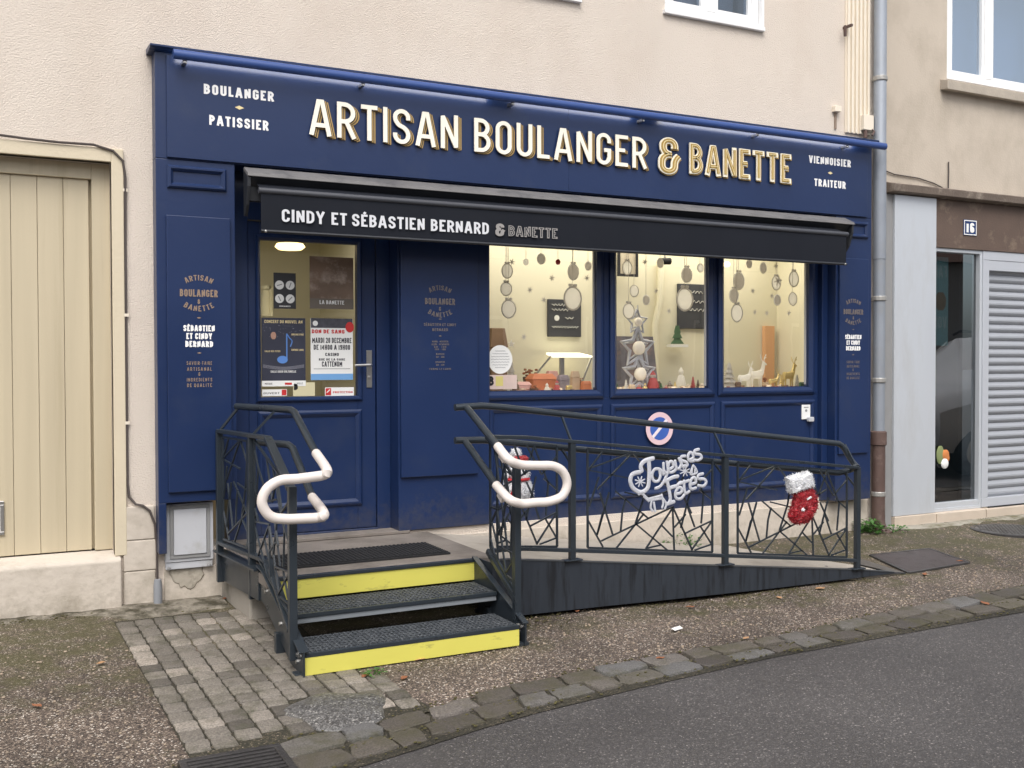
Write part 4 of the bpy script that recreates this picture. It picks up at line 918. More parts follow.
mb = MB(); mb.tube([pl_[0], pl_[0].lerp(pl_[1],.9), pl_[1].lerp(B1,.06), B1], .0205, 12); obj('lower_handrail', mb, ANTH, LR, smooth=True)
lp_ = [A1.lerp(pu[1],.03)]+[aty(a,b,YL2) for a,b in [(327,470),(323.5,475),(312,477),(296,479),(280,480.5),(267,489),(262,503),(270,516),(285,519),(303,518.5),(318,517.5),(324,513.5)]]+[B1.lerp(pl_[1],.03)]
mb = MB(); mb.tube(smooth_path(lp_,7), .025, 14); obj('loop_sleeve', mb, SLEEVE, LR, smooth=True)
mb = MB(); mb.bar(Vector((pb.x,pb.y,1.05)), pu[0].lerp(pu[1],.05), .013); mb.bar(Vector((pm.x,pm.y,1.05)), pu[0].lerp(pu[1],.72), .013); pieces('handrail_bracket', mb, ANTH, LR)

# ================================================================== THINGS HUNG ON THE RAILING AND WALL
def flat2(px_list, Y): return [aty(a, b, Y) for a, b in px_list]
# christmas greeting cut-out
JY = RY-.055; zx, zy = .0977, .0977
def jp(a, b): v = aty(620+a*zx, 440+b*zx, JY); return Vector((v.x, v.z))
J = thing('greeting_sign', 'silver glitter cut-out wishing Joyeuses Fêtes wired to the ramp railing', 'sign', aty(668,480,JY))
cut_n = [0]
def cut(strokes, w, name, d=.012):
    mb = MB(); cut_n[0] += 1
    for st in strokes:
        c = st[-1] == 'c'; P_ = [Vector((jp(a,b).x, 0, jp(a,b).y)) for a,b in [p for p in st if p != 'c']]
        sm = smooth_path(P_+[P_[0]] if c else P_, 5)
        n0 = len(mb.bm.verts); w_ = w*.97; mb.tube(sm[:-1] if c else sm, w_/2, 8, c); mb.bm.verts.ensure_lookup_table()
        if not c:
            for e in (sm[0], sm[-1]): mb.ball(e, w/2, w/2, w/2, 8, 6)
        mb.bm.verts.ensure_lookup_table()
        for v in mb.bm.verts[n0:]: v.co.y = JY+v.co.y*.55-.002*(cut_n[0] % 3)
    return obj(name, mb, SILVER, J, smooth=True)
JO = [[(220,315),(212,262),(250,215),(335,188)],[(292,205),(298,300),(295,400),(280,490),(215,535),(140,500),(105,430),(115,365),(150,340),(200,330)]]
cut(JO, .030, 'letter'); LW = .021
cut([[(395,295),(350,300),(325,355),(340,415),(385,420),(408,370),(400,310),'c'],[(405,300),(425,320),(440,350)]], LW, 'letter')
cut([[(445,240),(450,310),(475,340),(500,320)],[(480,225),(490,320),(450,420),(410,475),(365,495)]], LW, 'letter')
cut([[(495,300),(540,275),(535,225),(505,225),(490,280),(505,330),(550,320),(575,290)]], LW, 'letter')
cut([[(560,215),(575,285),(605,290),(625,240)],[(600,190),(640,270),(660,262)]], LW, 'letter')
cut([[(665,165),(630,170),(625,205),(675,225),(690,255),(660,275),(630,265)]], LW, 'letter')
cut([[(700,205),(745,185),(740,140),(710,130),(692,175),(715,215),(755,210)]], LW, 'letter')
cut([[(800,95),(760,110),(765,140),(815,150),(830,180),(800,205),(760,205)]], LW, 'letter')
cut([[(590,372),(535,385),(460,425)],[(480,415),(500,500),(515,600),(500,650)],[(500,495),(545,480),(590,470)],[(480,655),(550,632)]], .026, 'letter')
cut([[(565,555),(625,535),(625,490),(590,490),(565,545),(575,595),(620,600),(655,560)],[(590,455),(615,432),(640,440)]], LW, 'letter')
cut([[(650,420),(655,500),(670,545),(705,525)],[(610,445),(700,415)]], LW, 'letter')
cut([[(715,455),(775,435),(765,385),(735,395),(715,450),(730,500),(775,490)]], LW, 'letter')
cut([[(845,345),(800,360),(800,395),(860,400),(880,435),(850,470),(800,465)]], LW, 'letter')
sf = []
for cx, cy, R_ in ((203,425,52),(660,320,50)):
    for k in range(4): a = k*PI/4+.3; sf.append([(cx-R_*math.cos(a),cy-R_*math.sin(a)),(cx,cy),(cx+R_*math.cos(a),cy+R_*math.sin(a))])
cut(sf, .0085, 'snowflake')
cut([[(745,265),(735,335)],[(770,280),(765,345)],[(750,255),(790,330),(720,350),'c']], .014, 'fir_tree')
cut([[(200,545),(240,560),(285,600),(340,590),(420,570)],[(300,615),(415,600)],[(320,630),(312,690),(330,725)],[(345,640),(355,700),(358,730)],[(425,560),(440,640),(430,690)],[(430,590),(470,650),(460,700)],[(190,555),(240,540)],[(245,580),(290,625)]], .016, 'reindeer')
# no-parking roundel
c = aty(659.5,428.5,-.0035); t = thing('no_parking_roundel', 'small round no-parking sign, blue with white rim, on the lower shop wall', 'sign', c); Rr = .128
YS = YW-.0235
mb = MB(); mb.lathe([(Rr,0),(Rr,.0025),(.001,.0026)],(c.x,YS,c.z),40,'y'); obj('disc', mb, mat('pink_faded_rim', (.72,.52,.56), .5, var=.08), t)
mb = MB(); mb.lathe([(Rr*.70,.0),(Rr*.70,.0035),(.001,.0036)],(c.x,YS,c.z),36,'y'); obj('blue_centre', mb, mat('sign_blue', (.045,.115,.42), .5, var=.1), t)
mb = MB(); mb.bar((c.x-Rr*.52,YS-.004,c.z-Rr*.52),(c.x+Rr*.52,YS-.004,c.z+Rr*.52),.024,.002,up=(0,1,0)); obj('slash', mb, mat('pink_slash', (.78,.70,.74), .5), t)
def fuzz(mb, n, L_):
    """short flat tinsel fibres standing off the surface"""
    mb.bm.faces.ensure_lookup_table(); fs = list(mb.bm.faces); mb.bm.normal_update(); _clean(mb.bm)
    ar = [f.calc_area() for f in fs]; pick = rnd.choices(range(len(fs)), ar, k=n); todo = []
    for i in pick:
        f = fs[i]; w_ = [rnd.random() for _ in f.verts]; t_ = sum(w_); p = sum((v.co*(q/t_) for v, q in zip(f.verts, w_)), Vector()); nn = f.normal
        d = (nn+Vector((rnd.uniform(-1,1), rnd.uniform(-1,1), rnd.uniform(-1.2,.6)))*.9).normalized(); todo.append((p, d))
    for p, d in todo:
        s_ = d.orthogonal().normalized(); s_ = (s_*math.cos(rnd.random()*6)+d.cross(s_)*math.sin(rnd.random()*6)).normalized()*L_*.11; l_ = L_*rnd.uniform(.6,1.3)
        mb.face([p-s_, p+s_, p+s_*.6+d*l_, p-s_*.6+d*l_])
# christmas stocking
SY = RY-.05
def sp2(a, b): v = aty(775+a/11.82, 465+b/11.82, SY); return v
t = thing('christmas_stocking', 'red tinsel Christmas stocking with white cuff hung on the ramp railing', 'stocking', sp2(330,400))
def puffy(mb, outline, th, jit=0, rings=((1,.0),(.94,.55),(.78,.85),(.5,1)), m=3):
    out = []
    for i, p in enumerate(outline):
        q_ = outline[(i+1) % len(outline)]
        for k in range(m): out.append(p.lerp(q_, k/m))
    c = sum(out, Vector())/len(out); R_ = []
    for s, d in list(rings)[::-1]: R_.append([c+(p-c)*s+Vector((rnd.uniform(-jit,jit), -th*d+rnd.uniform(-jit,jit), rnd.uniform(-jit,jit))) for p in out])
    for s, d in list(rings)[1:]: R_.append([c+(p-c)*s+Vector((rnd.uniform(-jit,jit), th*d+rnd.uniform(-jit,jit), rnd.uniform(-jit,jit))) for p in out])
    mb.hull(R_); return mb
mb = MB(); puffy(mb, [sp2(a,b) for a,b in [(215,300),(300,280),(440,262),(465,330),(490,420),(490,500),(455,570),(420,640),(340,690),(260,700),(190,670),(165,600),(185,540),(215,480),(225,400)]], .035, .006); fuzz(mb, 1500, .014); obj('sock', mb, TINSELR, t)
mb = MB(); puffy(mb, [sp2(a,b) for a,b in [(135,155),(240,110),(390,75),(415,120),(450,255),(330,280),(260,300),(180,340),(155,270)]], .045, .005); fuzz(mb, 1100, .013); obj('cuff', mb, TINSELW, t)
mb = MB(); puffy(mb, [sp2(a,b) for a,b in [(310,385),(390,355),(400,380),(330,420)]], .041, .003); puffy(mb, [sp2(a,b) for a,b in [(265,510),(300,485),(320,520),(300,550),(265,545)]], .041, .003); obj('white_tuft', mb, TINSELW, t)
# snowman
NY = -.78
def np_(a, b): return aty(495+a/11.82, 440+b/11.82, NY)
base = np_(280,700); t = thing('snowman_decoration', 'white tinsel snowman with red scarf and ribbon behind the right railing loop', 'snowman', (base.x,NY,rz(3.0)))
def blob(mb, pa, pb_, depth=.7, jit=.004):
    a, b = np_(*pa), np_(*pb_); c = (a+b)/2; rx, rz_ = abs(b.x-a.x)/2, abs(b.z-a.z)/2
    k = mb.bm; n0 = len(k.verts); mb.ball(c, rx, rx*depth, rz_, 20, 14); k.verts.ensure_lookup_table()
    for v in k.verts[n0:]: v.co += Vector((rnd.uniform(-jit,jit), rnd.uniform(-jit,jit), rnd.uniform(-jit,jit)))
mb = MB(); blob(mb, (108,430), (440,790), jit=.005); blob(mb, (165,260), (392,530), jit=.005); fuzz(mb, 1800, .014); obj('body', mb, TINSELW, t)
mb = MB(); blob(mb, (188,100), (308,215)); blob(mb, (175,205), (345,340)); fuzz(mb, 600, .012); obj('head', mb, TINSELW, t)
mb = MB(); c_ = np_(285,222); mb.lathe([(.052,-.022),(.062,-.008),(.06,.008),(.046,.02)], (c_.x,NY,c_.z), 18); obj('red_hat_band', mb, TINSELR, t, smooth=True)
mb = MB(); c_ = np_(270,462); mb.lathe([(.078,-.008),(.083,0),(.078,.008)], (c_.x,NY,c_.z), 20, 'z', 1, .8)
for dx, dz in ((-.03,-.12),(-.055,-.10)): mb.tube([Vector((c_.x-.045,NY-.075,c_.z)), Vector((c_.x-.045+dx*.4,NY-.085,c_.z+dz*.5)), Vector((c_.x-.045+dx,NY-.08,c_.z+dz))], .009, 6)
obj('red_ribbon', mb, mat('red_ribbon', (.50,.02,.03), .5), t, smooth=True)
mb = MB(); blob(mb, (105,335), (165,600)); obj('arm', mb, TINSELW, t)
# bell box
c = aty(805.5,412,YW); t = thing('door_intercom', 'small white call box with a grey button below the third window', 'call box', (c.x,YW,c.z))
mb = MB(); mb.box(6.155,6.248,YW-.012,YW-.0005,.985,1.108); obj('plate', mb, PAPER, t, bev=.003)
mb = MB(); mb.box(6.205,6.262,YW-.045,YW-.0125,.965,1.005); obj('button', mb, GREYM, t, bev=.006); mb = MB(); mb.ball((6.20,YW-.013,1.06),.012,.002,.012); mb.box(6.175,6.225,YW-.0135,YW-.0121,1.083,1.09); obj('pictogram', mb, GREYD, t)

# ================================================================== TAUPE HOUSE NEXT DOOR
H = thing('taupe_house', 'taupe rendered neighbouring house with brown band, metal cladding and roller shutter', 'house', (9,0,0))
mb = MB(); holed(mb, 7.02, 16, -.25, 7, 0, .3, [(7.875,10.0,4.045,5.35),(7.715,8.372,.09,2.512),(8.372,11.6,.09,2.512)]); mb.box(7.02,16,.31,5,6.9,7.0); mb.box(15.8,16,.3,5,-.2,6.9); mb.box(7.03,7.2,.3,5,-.2,6.9); obj('wall', mb, TAUPE, H)
mb = MB(); mb.hull([[(x,.0,2.955),(x,-.10,2.965),(x,-.115,3.03),(x,-.02,3.055),(x,.0,3.055)] for x in (7.10,12)]); obj('lintel_ledge', mb, LINT, H, bev=.006)
mb = MB(); mb.box(7.70, 12, -.018, -.001, 2.515, 2.953); obj('brown_band', mb, WOODB, H)
mb = MB(); mb.box(7.10, 7.185, -.012, -.001, .0, 2.953); obj('edge_strip', mb, GREYD, H)
mb = MB(); mb.box(7.187, 7.712, -.035, -.001, .095, 2.95); obj('metal_cladding', mb, ALU, H, bev=.004)
mb = MB(); mb.box(7.19, 7.715, -.05, .05, -.1, .092); mb.box(7.717, 8.37, -.06, .05, -.1, .088); obj('base_stone', mb, PINKST, H, bev=.006)
mb = MB(); frame(mb, 7.716, 8.371, .090, 2.511, .032, .0, .07); mb.box(7.748,8.339,.005,.065,.122,.17); wf = obj('tall_window', mb, ALU, H, bev=.003)
mb = MB(); mb.box(7.748, 8.339, .045, .052, .17, 2.479); obj('pane', mb, GLASSD, wf)
mb = MB(); frame(mb, 8.373, 11.6, .095, 2.511, .085, -.008, .07); mb.box(8.458,11.515,-.004,.06,2.33,2.426); sf_ = obj('shutter_frame', mb, mat('shutter_frame_paint', (.44,.46,.50), .45, var=.04), H, bev=.004)
mb = MB(); z = .10; rows = []
while z < 2.325:
    for k in range(6):
        t_ = k/5; rows.append([(8.459,.052-.020*math.sin(PI*min(1,t_*1.08)),z+.0745*t_),(11.514,.052-.020*math.sin(PI*min(1,t_*1.08)),z+.0745*t_)])
    rows.append([(8.459,.056,z+.0765),(11.514,.056,z+.0765)]); z += .0785
mb.hull(rows, cap=False, closed=False); obj('roller_slats', mb, SHUT, sf_)
mb = MB(); mb.box(8.38,11.6,-.06,.04,-.05,.085); obj('threshold', mb, PINKST, H, bev=.006)
mb = MB(); mb.box(8.46,11.5,-.02,.05,.087,.099); obj('shutter_seal', mb, BLACK, sf_)
# window
mb = MB(); frame(mb, 7.878, 9.99, 4.062, 5.22, .062, .01, .09)
for x in (8.40, 9.2): mb.box(x, x+.10, .008, .09, 4.124, 5.158)
for a, b in ((7.94,8.40),(8.50,9.2),(9.3,9.93)): frame(mb, a, b, 4.124, 5.158, .03, .02, .08)
w = obj('window', mb, WHITE, H, bev=.004)
mb = MB(); mb.box(7.97, 9.9, .05, .056, 4.15, 5.13); obj('pane', mb, GLASSM, w)
mb = MB(); mb.box(7.876, 9.995, -.01, .2, 5.225, 5.345); obj('roller_box', mb, WHITE, w, bev=.006)
mb = MB(); mb.box(7.9,9.98,.30,.32,4.06,5.22); obj('curtain', mb, mat('sky_reflection_tint', (.50,.54,.60), .9, var=.1), w)  # pale blue colour stands in for sky mirrored in the panes
mb = MB(); mb.hull([[(x,.0,3.945),(x,-.085,3.935),(x,-.085,4.02),(x,.0,4.045)] for x in (7.79,10.08)]); obj('sill', mb, mat('stone_sill', (.40,.35,.29), .85, var=.2, vscale=9, bump=.3, bscale=50), w, bev=.006)
# number plate
t = thing('house_number_plate', 'small blue enamel house number plate 16 on the brown band', 'number plate', (8.17,-.02,2.71))
mb = MB(); mb.box(8.082,8.258,-.026,-.0185,2.64,2.786); obj('plate', mb, mat('enamel_blue', (.02,.045,.14), .25), t, bev=.004)
mb = MB(); frame(mb, 8.086,8.254,2.645,2.781,.008,-.0275,-.0262); text(mb,'16',8.118,8.222,2.668,.09,-.0262,d=.0015,s=.22,sp=.16); obj('numerals', mb, WLETTER, t)
# stray wire
mb = MB(); mb.tube([(7.05,-.012,3.16),(7.2,-.012,3.13),(7.5,-.012,3.12),(7.7,-.012,3.09),(7.84,-.012,3.05),(7.89,-.012,3.06),(7.893,-.012,3.2),(7.892,-.012,3.30)], .006, 5); tag(obj('stray_wire', mb, mat('cable_brown', (.075,.06,.055), .6), smooth=True), 'thin loose dark wire along the top of the brown ledge', 'wire')
# poster and toy behind the tall pane, seen from behind
t = thing('window_poster', 'teal poster stuck inside the tall grey window, its writing reversed', 'poster', (7.9,.10,2.2))
mb = MB(); mb.box(7.76,8.0,.075,.078,1.62,2.44); obj('sheet', mb, mat('teal_paper', (.30,.52,.52), .7, var=.15, vscale=3), t)
mb = MB()
for s_, z in (('FAIT',2.25),('VOUS',1.78)):
    W_, L_ = layout(s_, .11, .02, .1)
    for polys in L_:
        V, Fc = union(polys); solid(mb, V, Fc, 0, .002, lambda u,v,d: Vector((7.98-u*.9,.0745-d,z+v)))
obj('reversed_lettering', mb, mat('poster_letters', (.60,.66,.62), .7), t)
mb = MB(); mb.ball((7.9,.075,2.03),.075,.004,.09); obj('orange_picture', mb, mat('poster_orange', (.30,.16,.07), .7, var=.5, vscale=25), t)
c = aty(942,458,.035); t = thing('window_sticker', 'small green, orange and white plush figure hung in the tall grey window', 'ornament', c)
mb = MB(); mb.ball((c.x-.03,.03,c.z+.03),.05,.014,.09); obj('green_wing', mb, mat('plush_green', (.20,.24,.10), .9), t, smooth=True)
mb = MB(); mb.ball((c.x+.03,.025,c.z+.03),.05,.016,.05); mb.ball((c.x+.055,.025,c.z-.0),.03,.014,.04); obj('orange_head', mb, mat('plush_orange', (.55,.20,.06), .9), t, smooth=True)
mb = MB(); mb.ball((c.x+.02,.022,c.z-.05),.048,.017,.05); obj('white_belly', mb, PAPER, t, smooth=True)
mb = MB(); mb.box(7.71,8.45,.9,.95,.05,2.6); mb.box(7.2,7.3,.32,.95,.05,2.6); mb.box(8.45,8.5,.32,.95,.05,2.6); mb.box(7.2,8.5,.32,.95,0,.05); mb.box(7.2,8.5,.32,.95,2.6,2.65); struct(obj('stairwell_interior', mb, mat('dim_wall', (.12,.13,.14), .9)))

# downpipe and ribbed trim between the houses
t = thing('downpipe', 'zinc rainwater downpipe with brown iron foot between the two houses', 'downpipe', (6.945,-.085,0))
mb = MB(); mb.lathe([(.052,.80),(.052,2.35),(.0525,2.36),(.056,2.362),(.056,3.32),(.060,3.325),(.060,3.35),(.054,3.36),(.054,7)], (6.945,-.085,0), 20); obj('pipe', mb, ZINC, t, smooth=True)
mb = MB(); mb.lathe([(.058,.12),(.058,.74),(.070,.75),(.070,.86),(.054,.87)], (6.945,-.085,0), 20); mb.tube([(6.945,-.085,.14),(6.945,-.087,.06),(6.947,-.12,-.01),(6.95,-.2,-.05)], .06, 14); obj('iron_foot', mb, RUST, t, smooth=True)
mb = MB()
for z in (1.29,.30,2.0,3.9): mb.lathe([(.060,z),(.063,z+.005),(.063,z+.035),(.060,z+.04)], (6.945,-.085,0), 16); mb.bar((6.945,-.04,z+.02),(6.945,.01,z+.02),.02)
pieces('pipe_clip', mb, mat('clip_grey', (.38,.37,.35), .45, metal=.4), t)
t = thing('ribbed_trim', 'cream ribbed plastic cover strip running up the house edge beside the downpipe', 'cover strip', (6.76,-.02,3.42))
mb = MB(); mb.box(6.615, 6.90, -.014, -.001, 3.44, 6.6)
for k in range(6): mb.box(6.622+k*.047, 6.646+k*.047, -.034, -.0145, 3.44, 6.6)
obj('strip', mb, PVCS, t, bev=.003)
mb = MB(); mb.box(6.77,6.885,-.075,-.035,3.47,3.60); obj('junction_box', mb, PVCS, t, bev=.004)
mb = MB(); mb.lathe([(.016,3.40),(.016,3.47)],(6.80,-.06,0),8); mb.tube([(6.86,-.06,3.49),(6.875,-.09,3.46),(6.84,-.1,3.42)], .008, 6); obj('stub_pipe', mb, RUST, t)
t = thing('wall_fixing_box', 'small rusted fixing box on the cream wall beside the ribbed strip', 'fixing', (6.5,-.02,3.6))
mb = MB(); mb.box(6.47,6.54,-.045,-.001,3.60,3.65); obj('box', mb, PVCS, t, bev=.004); mb = MB(); mb.box(6.495,6.515,-.012,-.001,3.46,3.6); obj('stay', mb, mat('rusty_stay', (.28,.21,.16), .8), t); mb = MB(); mb.bar((6.60,-.002,4.33),(6.60,-.10,4.33),.02); mb.bar((6.56,-.06,4.33),(6.56,-.06,4.24),.018); obj('hook', mb, RUST, t)

# ================================================================== SHOP INTERIOR (one lit room, its window ledge and what stands or hangs there)
mb = MB(); mb.box(3.0,6.95,1.05,1.12,.3,2.75); mb.box(6.8,6.86,.3,1.05,.3,2.75); mb.box(2.94,3.0,1.05,3.2,.3,2.75); mb.box(1.15,1.2,.3,3.2,.3,2.75); mb.box(1.15,3.0,3.2,3.26,.3,2.75); struct(obj('interior_wall', mb, ROOMW))
mb = MB(); mb.box(1.15,7,.3,3.3,.24,.3); struct(obj('interior_floor', mb, ROOMF)); mb = MB(); mb.box(1.15,7,.3,3.3,2.72,2.78); struct(obj('interior_ceiling', mb, ROOMW))
mb = MB(); mb.box(3.21,6.79,.205,.80,1.20,1.232); tag(obj('window_ledge', mb, SHELF), 'pale display ledge running behind the three shop windows', 'ledge')
LG = 1.232
def P3(px, py, Y): return aty(px, py, Y)
OG = 'ornaments hanging in the shop windows'
def pendant(px, py, rx_px, ry_px, Y, label, m=FROST, top=2.4, cat='ornament', ring=True):
    c = P3(px, py, Y); s = (P3(px+1,py,Y)-c).length; rx, rz_ = rx_px*s*1.0, ry_px*s*.93
    t = thing('hanging_ornament', label, cat, c, OG)
    mb = MB(); mb.lathe([(1,-.006),(1.0,.0),(.9,.006),(.001,.008)] if False else [(rx,-.004),(rx,.004),(rx*.8,.007),(.0005,.008)], c, 22, 'y', 1, rz_/rx); obj('disc', mb, m, t, smooth=True)
    if ring: mb = MB(); mb.tube([c+Vector((rx*1.06*math.cos(a), -.004, rz_*1.06*math.sin(a))) for a in [2*PI*k/22 for k in range(22)]], rx*.10, 6, True); obj('rim', mb, ORNG if m is FROST else FROST, t, smooth=True)
    mb = MB(); mb.tube([c+Vector((0,0,rz_)), Vector((c.x,c.y,top))], .0018, 5); obj('thread', mb, ORNG, t)
    if ry_px > 5:
        mb = MB(); z0 = c.z+rz_
        for dx in (-1,1): mb.ball((c.x+dx*rx*.3,c.y-.004,z0+rx*.25), rx*.28, .005, rx*.2, 8, 5)
        obj('bow', mb, ORNG, t, smooth=True)
    return t
pendant(506,289,5.2,6,.17,'white disc ornament, upper of two at the left of the first window')
pendant(508.5,309,6.6,8,.17,'white disc ornament, lower of two at the left of the first window')
pendant(541,259,3.8,4.6,.17,'small grey oval ornament at the top of the first window',ORNG)
pendant(573,272,5,7,.19,'grey oval ornament above the large pale disc in the first window',ORNG)
pendant(572.5,298.5,8,10,.15,'large pale disc ornament in front of the first blackboard')
pendant(558,262,2.2,2.6,.16,'tiny dark red bauble at the top of the first window',RED,ring=False)
pendant(628.5,311,5.2,6.5,.15,'pale disc ornament left of the star tower in the second window')
pendant(660,263,3,4,.2,'small grey oval ornament top middle of the second window',ORNG)
pendant(686.5,275,4.8,6.2,.19,'grey oval ornament above the disc in the second window',ORNG)
pendant(684.5,299.5,7.4,9.2,.15,'large pale disc ornament overlapping the second blackboard')
pendant(738.5,281,5,7,.19,'grey oval ornament, topmost of three at the left of the third window',ORNG)
pendant(733.7,295.5,4.2,5.6,.17,'grey oval ornament, middle of three in the third window',ORNG)
pendant(736.7,313,5.2,7,.15,'pale oval ornament, lowest of three in the third window')
pendant(763,268,3,4.2,.2,'small grey oval ornament top centre of the third window',ORNG)
pendant(793.5,279,4.4,6,.18,'pale oval ornament at the right of the third window')
pendant(792.5,299,3.8,5,.16,'faint oval ornament below another at the right of the third window')
pendant(507,271,5,6.5,.2,'lacy pale ornament topmost at the left of the first window')
pendant(627,268,4.5,6,.2,'lacy pale ornament under the framed picture in the second window')
pendant(634,291,4,5,.2,'small pale ornament just above the star tower')
pendant(646,300,3.2,4.2,.22,'little grey oval right of the star tower top',ORNG)
pendant(776,283,4,5.5,.2,'pale ornament in the upper middle of the third window')
pendant(777,300,3.2,4.2,.18,'small grey oval in the centre of the third window',ORNG)
pendant(526,262,2.6,3.2,.2,'tiny pale bauble near the top of the first window',ring=False)
pendant(588,266,3,3.8,.22,'small grey bauble at the top right of the first window',ORNG)
pendant(700,268,2.8,3.4,.22,'small pale bauble at the top right of the second window')
pendant(749,264,2.6,3.2,.2,'tiny grey bauble between two ovals in the third window',ORNG)
# snow dots and stars stuck on the inside of the panes
def flake(px, py, r, label, m=ORNG):
    c = aty(px, py, .083); mb = MB()
    for k in range(3): a = k*PI/3+.2; v = Vector((math.cos(a),0,math.sin(a)))*r; mb.bar(c-v+Vector((0,.0006*k,0)), c+v+Vector((0,.0006*k,0)), r*.32, .0005, up=(0,1,0))
    return tag(obj('snowflake_sticker', mb, m), label, 'sticker', 'snowflake stickers on the shop windows')
FL = [(512,262,'beside the top left corner of the first window'),(552,278,'above the blackboard in the first window'),(530,290,'left of the blackboard in the first window'),(544,300,'at the left edge of the first blackboard'),(587,278,'high at the right of the first window'),(524,337,'low in the middle of the first window'),
      (656,291,'right of the star tower in the second window'),(669,311,'lower middle of the second window'),(645,262,'right of the framed picture in the second window'),(753,291,'upper left area of the third window'),(755,312,'left of the orange strip in the third window'),(776,266,'near the top right of the third window'),(772,296,'upper middle of the third window'),(789,313,'right of the orange strip in the third window'),(767,313,'above the orange strip in the third window'),(778,281,'large and pale, upper right of the third window')]
for px, py, w_ in FL: flake(px, py, .022 if 'large' not in w_ else .04, 'grey snowflake sticker '+w_)
# blackboards on the back wall
def board(q, label, squig):
    a, b = aty(q[0], q[1], 1.03), aty(q[2], q[3], 1.03); x0, x1, z0, z1 = min(a.x,b.x), max(a.x,b.x), min(a.z,b.z), max(a.z,b.z)
    t = thing('blackboard', label, 'blackboard', ((x0+x1)/2,1.03,(z0+z1)/2)); mb = MB(); mb.box(x0,x1,1.025,1.049,z0,z1); obj('slate', mb, BLK, t, bev=.004)
    mb = MB(); w, h = x1-x0, z1-z0
    for (u0, u1, v, n) in squig:
        pts = [Vector((x0+w*(u0+(u1-u0)*k/n), 1.021, z0+h*(v+.022*math.sin(k*2.3)+.015*math.cos(k*4.1)))) for k in range(n+1)]
        mb.tube(pts, .004, 4)
    obj('chalk_writing', mb, mat('chalk', (.55,.55,.52), .9), t)
    mb = MB(); mb.lathe([(w*.075,0),(w*.075,.004),(.001,.005)],(x0+w*.25,1.024,z0+h*.5),14,'y'); obj('chalk_dot', mb, PAPER, t); return t
board((548,299,581,337), 'blackboard with chalk writing on the wall behind the first window', [(.1,.9,.26,26),(.1,.8,.85,20),(.1,.6,.72,14),(.5,.75,.5,6)])
board((678,283.5,712,329), 'blackboard hung at the right edge of the second window', [(.15,.7,.82,16),(.2,.8,.6,14),(.15,.75,.42,14)])
# framed picture
a, b = aty(617,254,.9), aty(637,277,.9); t = thing('framed_picture', 'small dark framed picture at the top left of the second window', 'picture', a)
mb = MB(); frame(mb, a.x, b.x, b.z, a.z+.06, .022, .88, .9); obj('frame', mb, BLACK, t); mb = MB(); mb.box(a.x+.022,b.x-.022,.89,.9,b.z+.022,a.z+.038); obj('print', mb, mat('print_beige', (.50,.44,.33), .8, var=.3, vscale=18), t)
# grey leaning panel behind stars
a, b = aty(614,336,.75), aty(655,386,.75); t = MB(); t.hull([[(a.x,.72,b.z-.06),(b.x+.02,.72,b.z-.06),(b.x,.78,a.z),(a.x,.78,a.z)],[(a.x,.74,b.z-.06),(b.x+.02,.74,b.z-.06),(b.x,.80,a.z),(a.x,.80,a.z)]])
tag(obj('leaning_poster', t, mat('dark_poster', (.16,.15,.17), .7, var=.6, vscale=9, dirt=(.30,.20,.17), dscale=7)), 'dark printed panel leaning behind the lighted star tower', 'poster')
# star tower
t = thing('star_tower', 'tower of three silver stars with pale glowing centres in the second window', 'decoration', aty(638,388,.45))
def star(px, py, R_, name='star'):
    c = aty(px, py, .45); pts = []
    for k in range(10): a = PI/2+k*PI/5; r = R_ if k % 2 == 0 else R_*.48; pts.append(c+Vector((r*math.cos(a),0,r*math.sin(a))))
    mb = MB(); mb.tube(pts+[pts[0]], R_*.10, 6); mb.tube([c+(p-c)*.72+Vector((0,.03,0)) for p in pts+[pts[0]]], R_*.07, 6); s_ = obj('star', mb, SILVER, t)
    mb = MB(); mb.ball(c+Vector((0,-.02,0)), R_*.36, R_*.2, R_*.36); obj('glowing_ball', mb, mat('star_ball', (.85,.78,.66), .5, emit=(1,.85,.6), estr=.08), s_, smooth=True)
star(637,322,.105); star(637.5,348,.165); star(639,374,.16)
mb = MB(); c = aty(639,388,.45); mb.tube([(c.x,.47,LG),(c.x,.47,aty(637,305,.45).z)], .006, 6); mb.lathe([(.07,LG),(.07,LG+.012),(.02,LG+.02)],(c.x,.47,0),16); obj('stand', mb, SILVER, t)
# tree ornament under the blackboard
c = aty(680,346,.95); t = thing('tree_plaque', 'little green fir tree plaque under the second blackboard', 'ornament', c); mb = MB()
for k in range(3): mb.lathe([(.075-.018*k,c.z+.02+.05*k),(.02,c.z+.085+.05*k)], (c.x,.99,0), 10, 'z', 1, .3)
obj('fir', mb, GREEN, t); mb = MB(); mb.box(c.x-.10,c.x+.10,.96,1.02,c.z-.01,c.z+.015); obj('base', mb, PAPER, t)
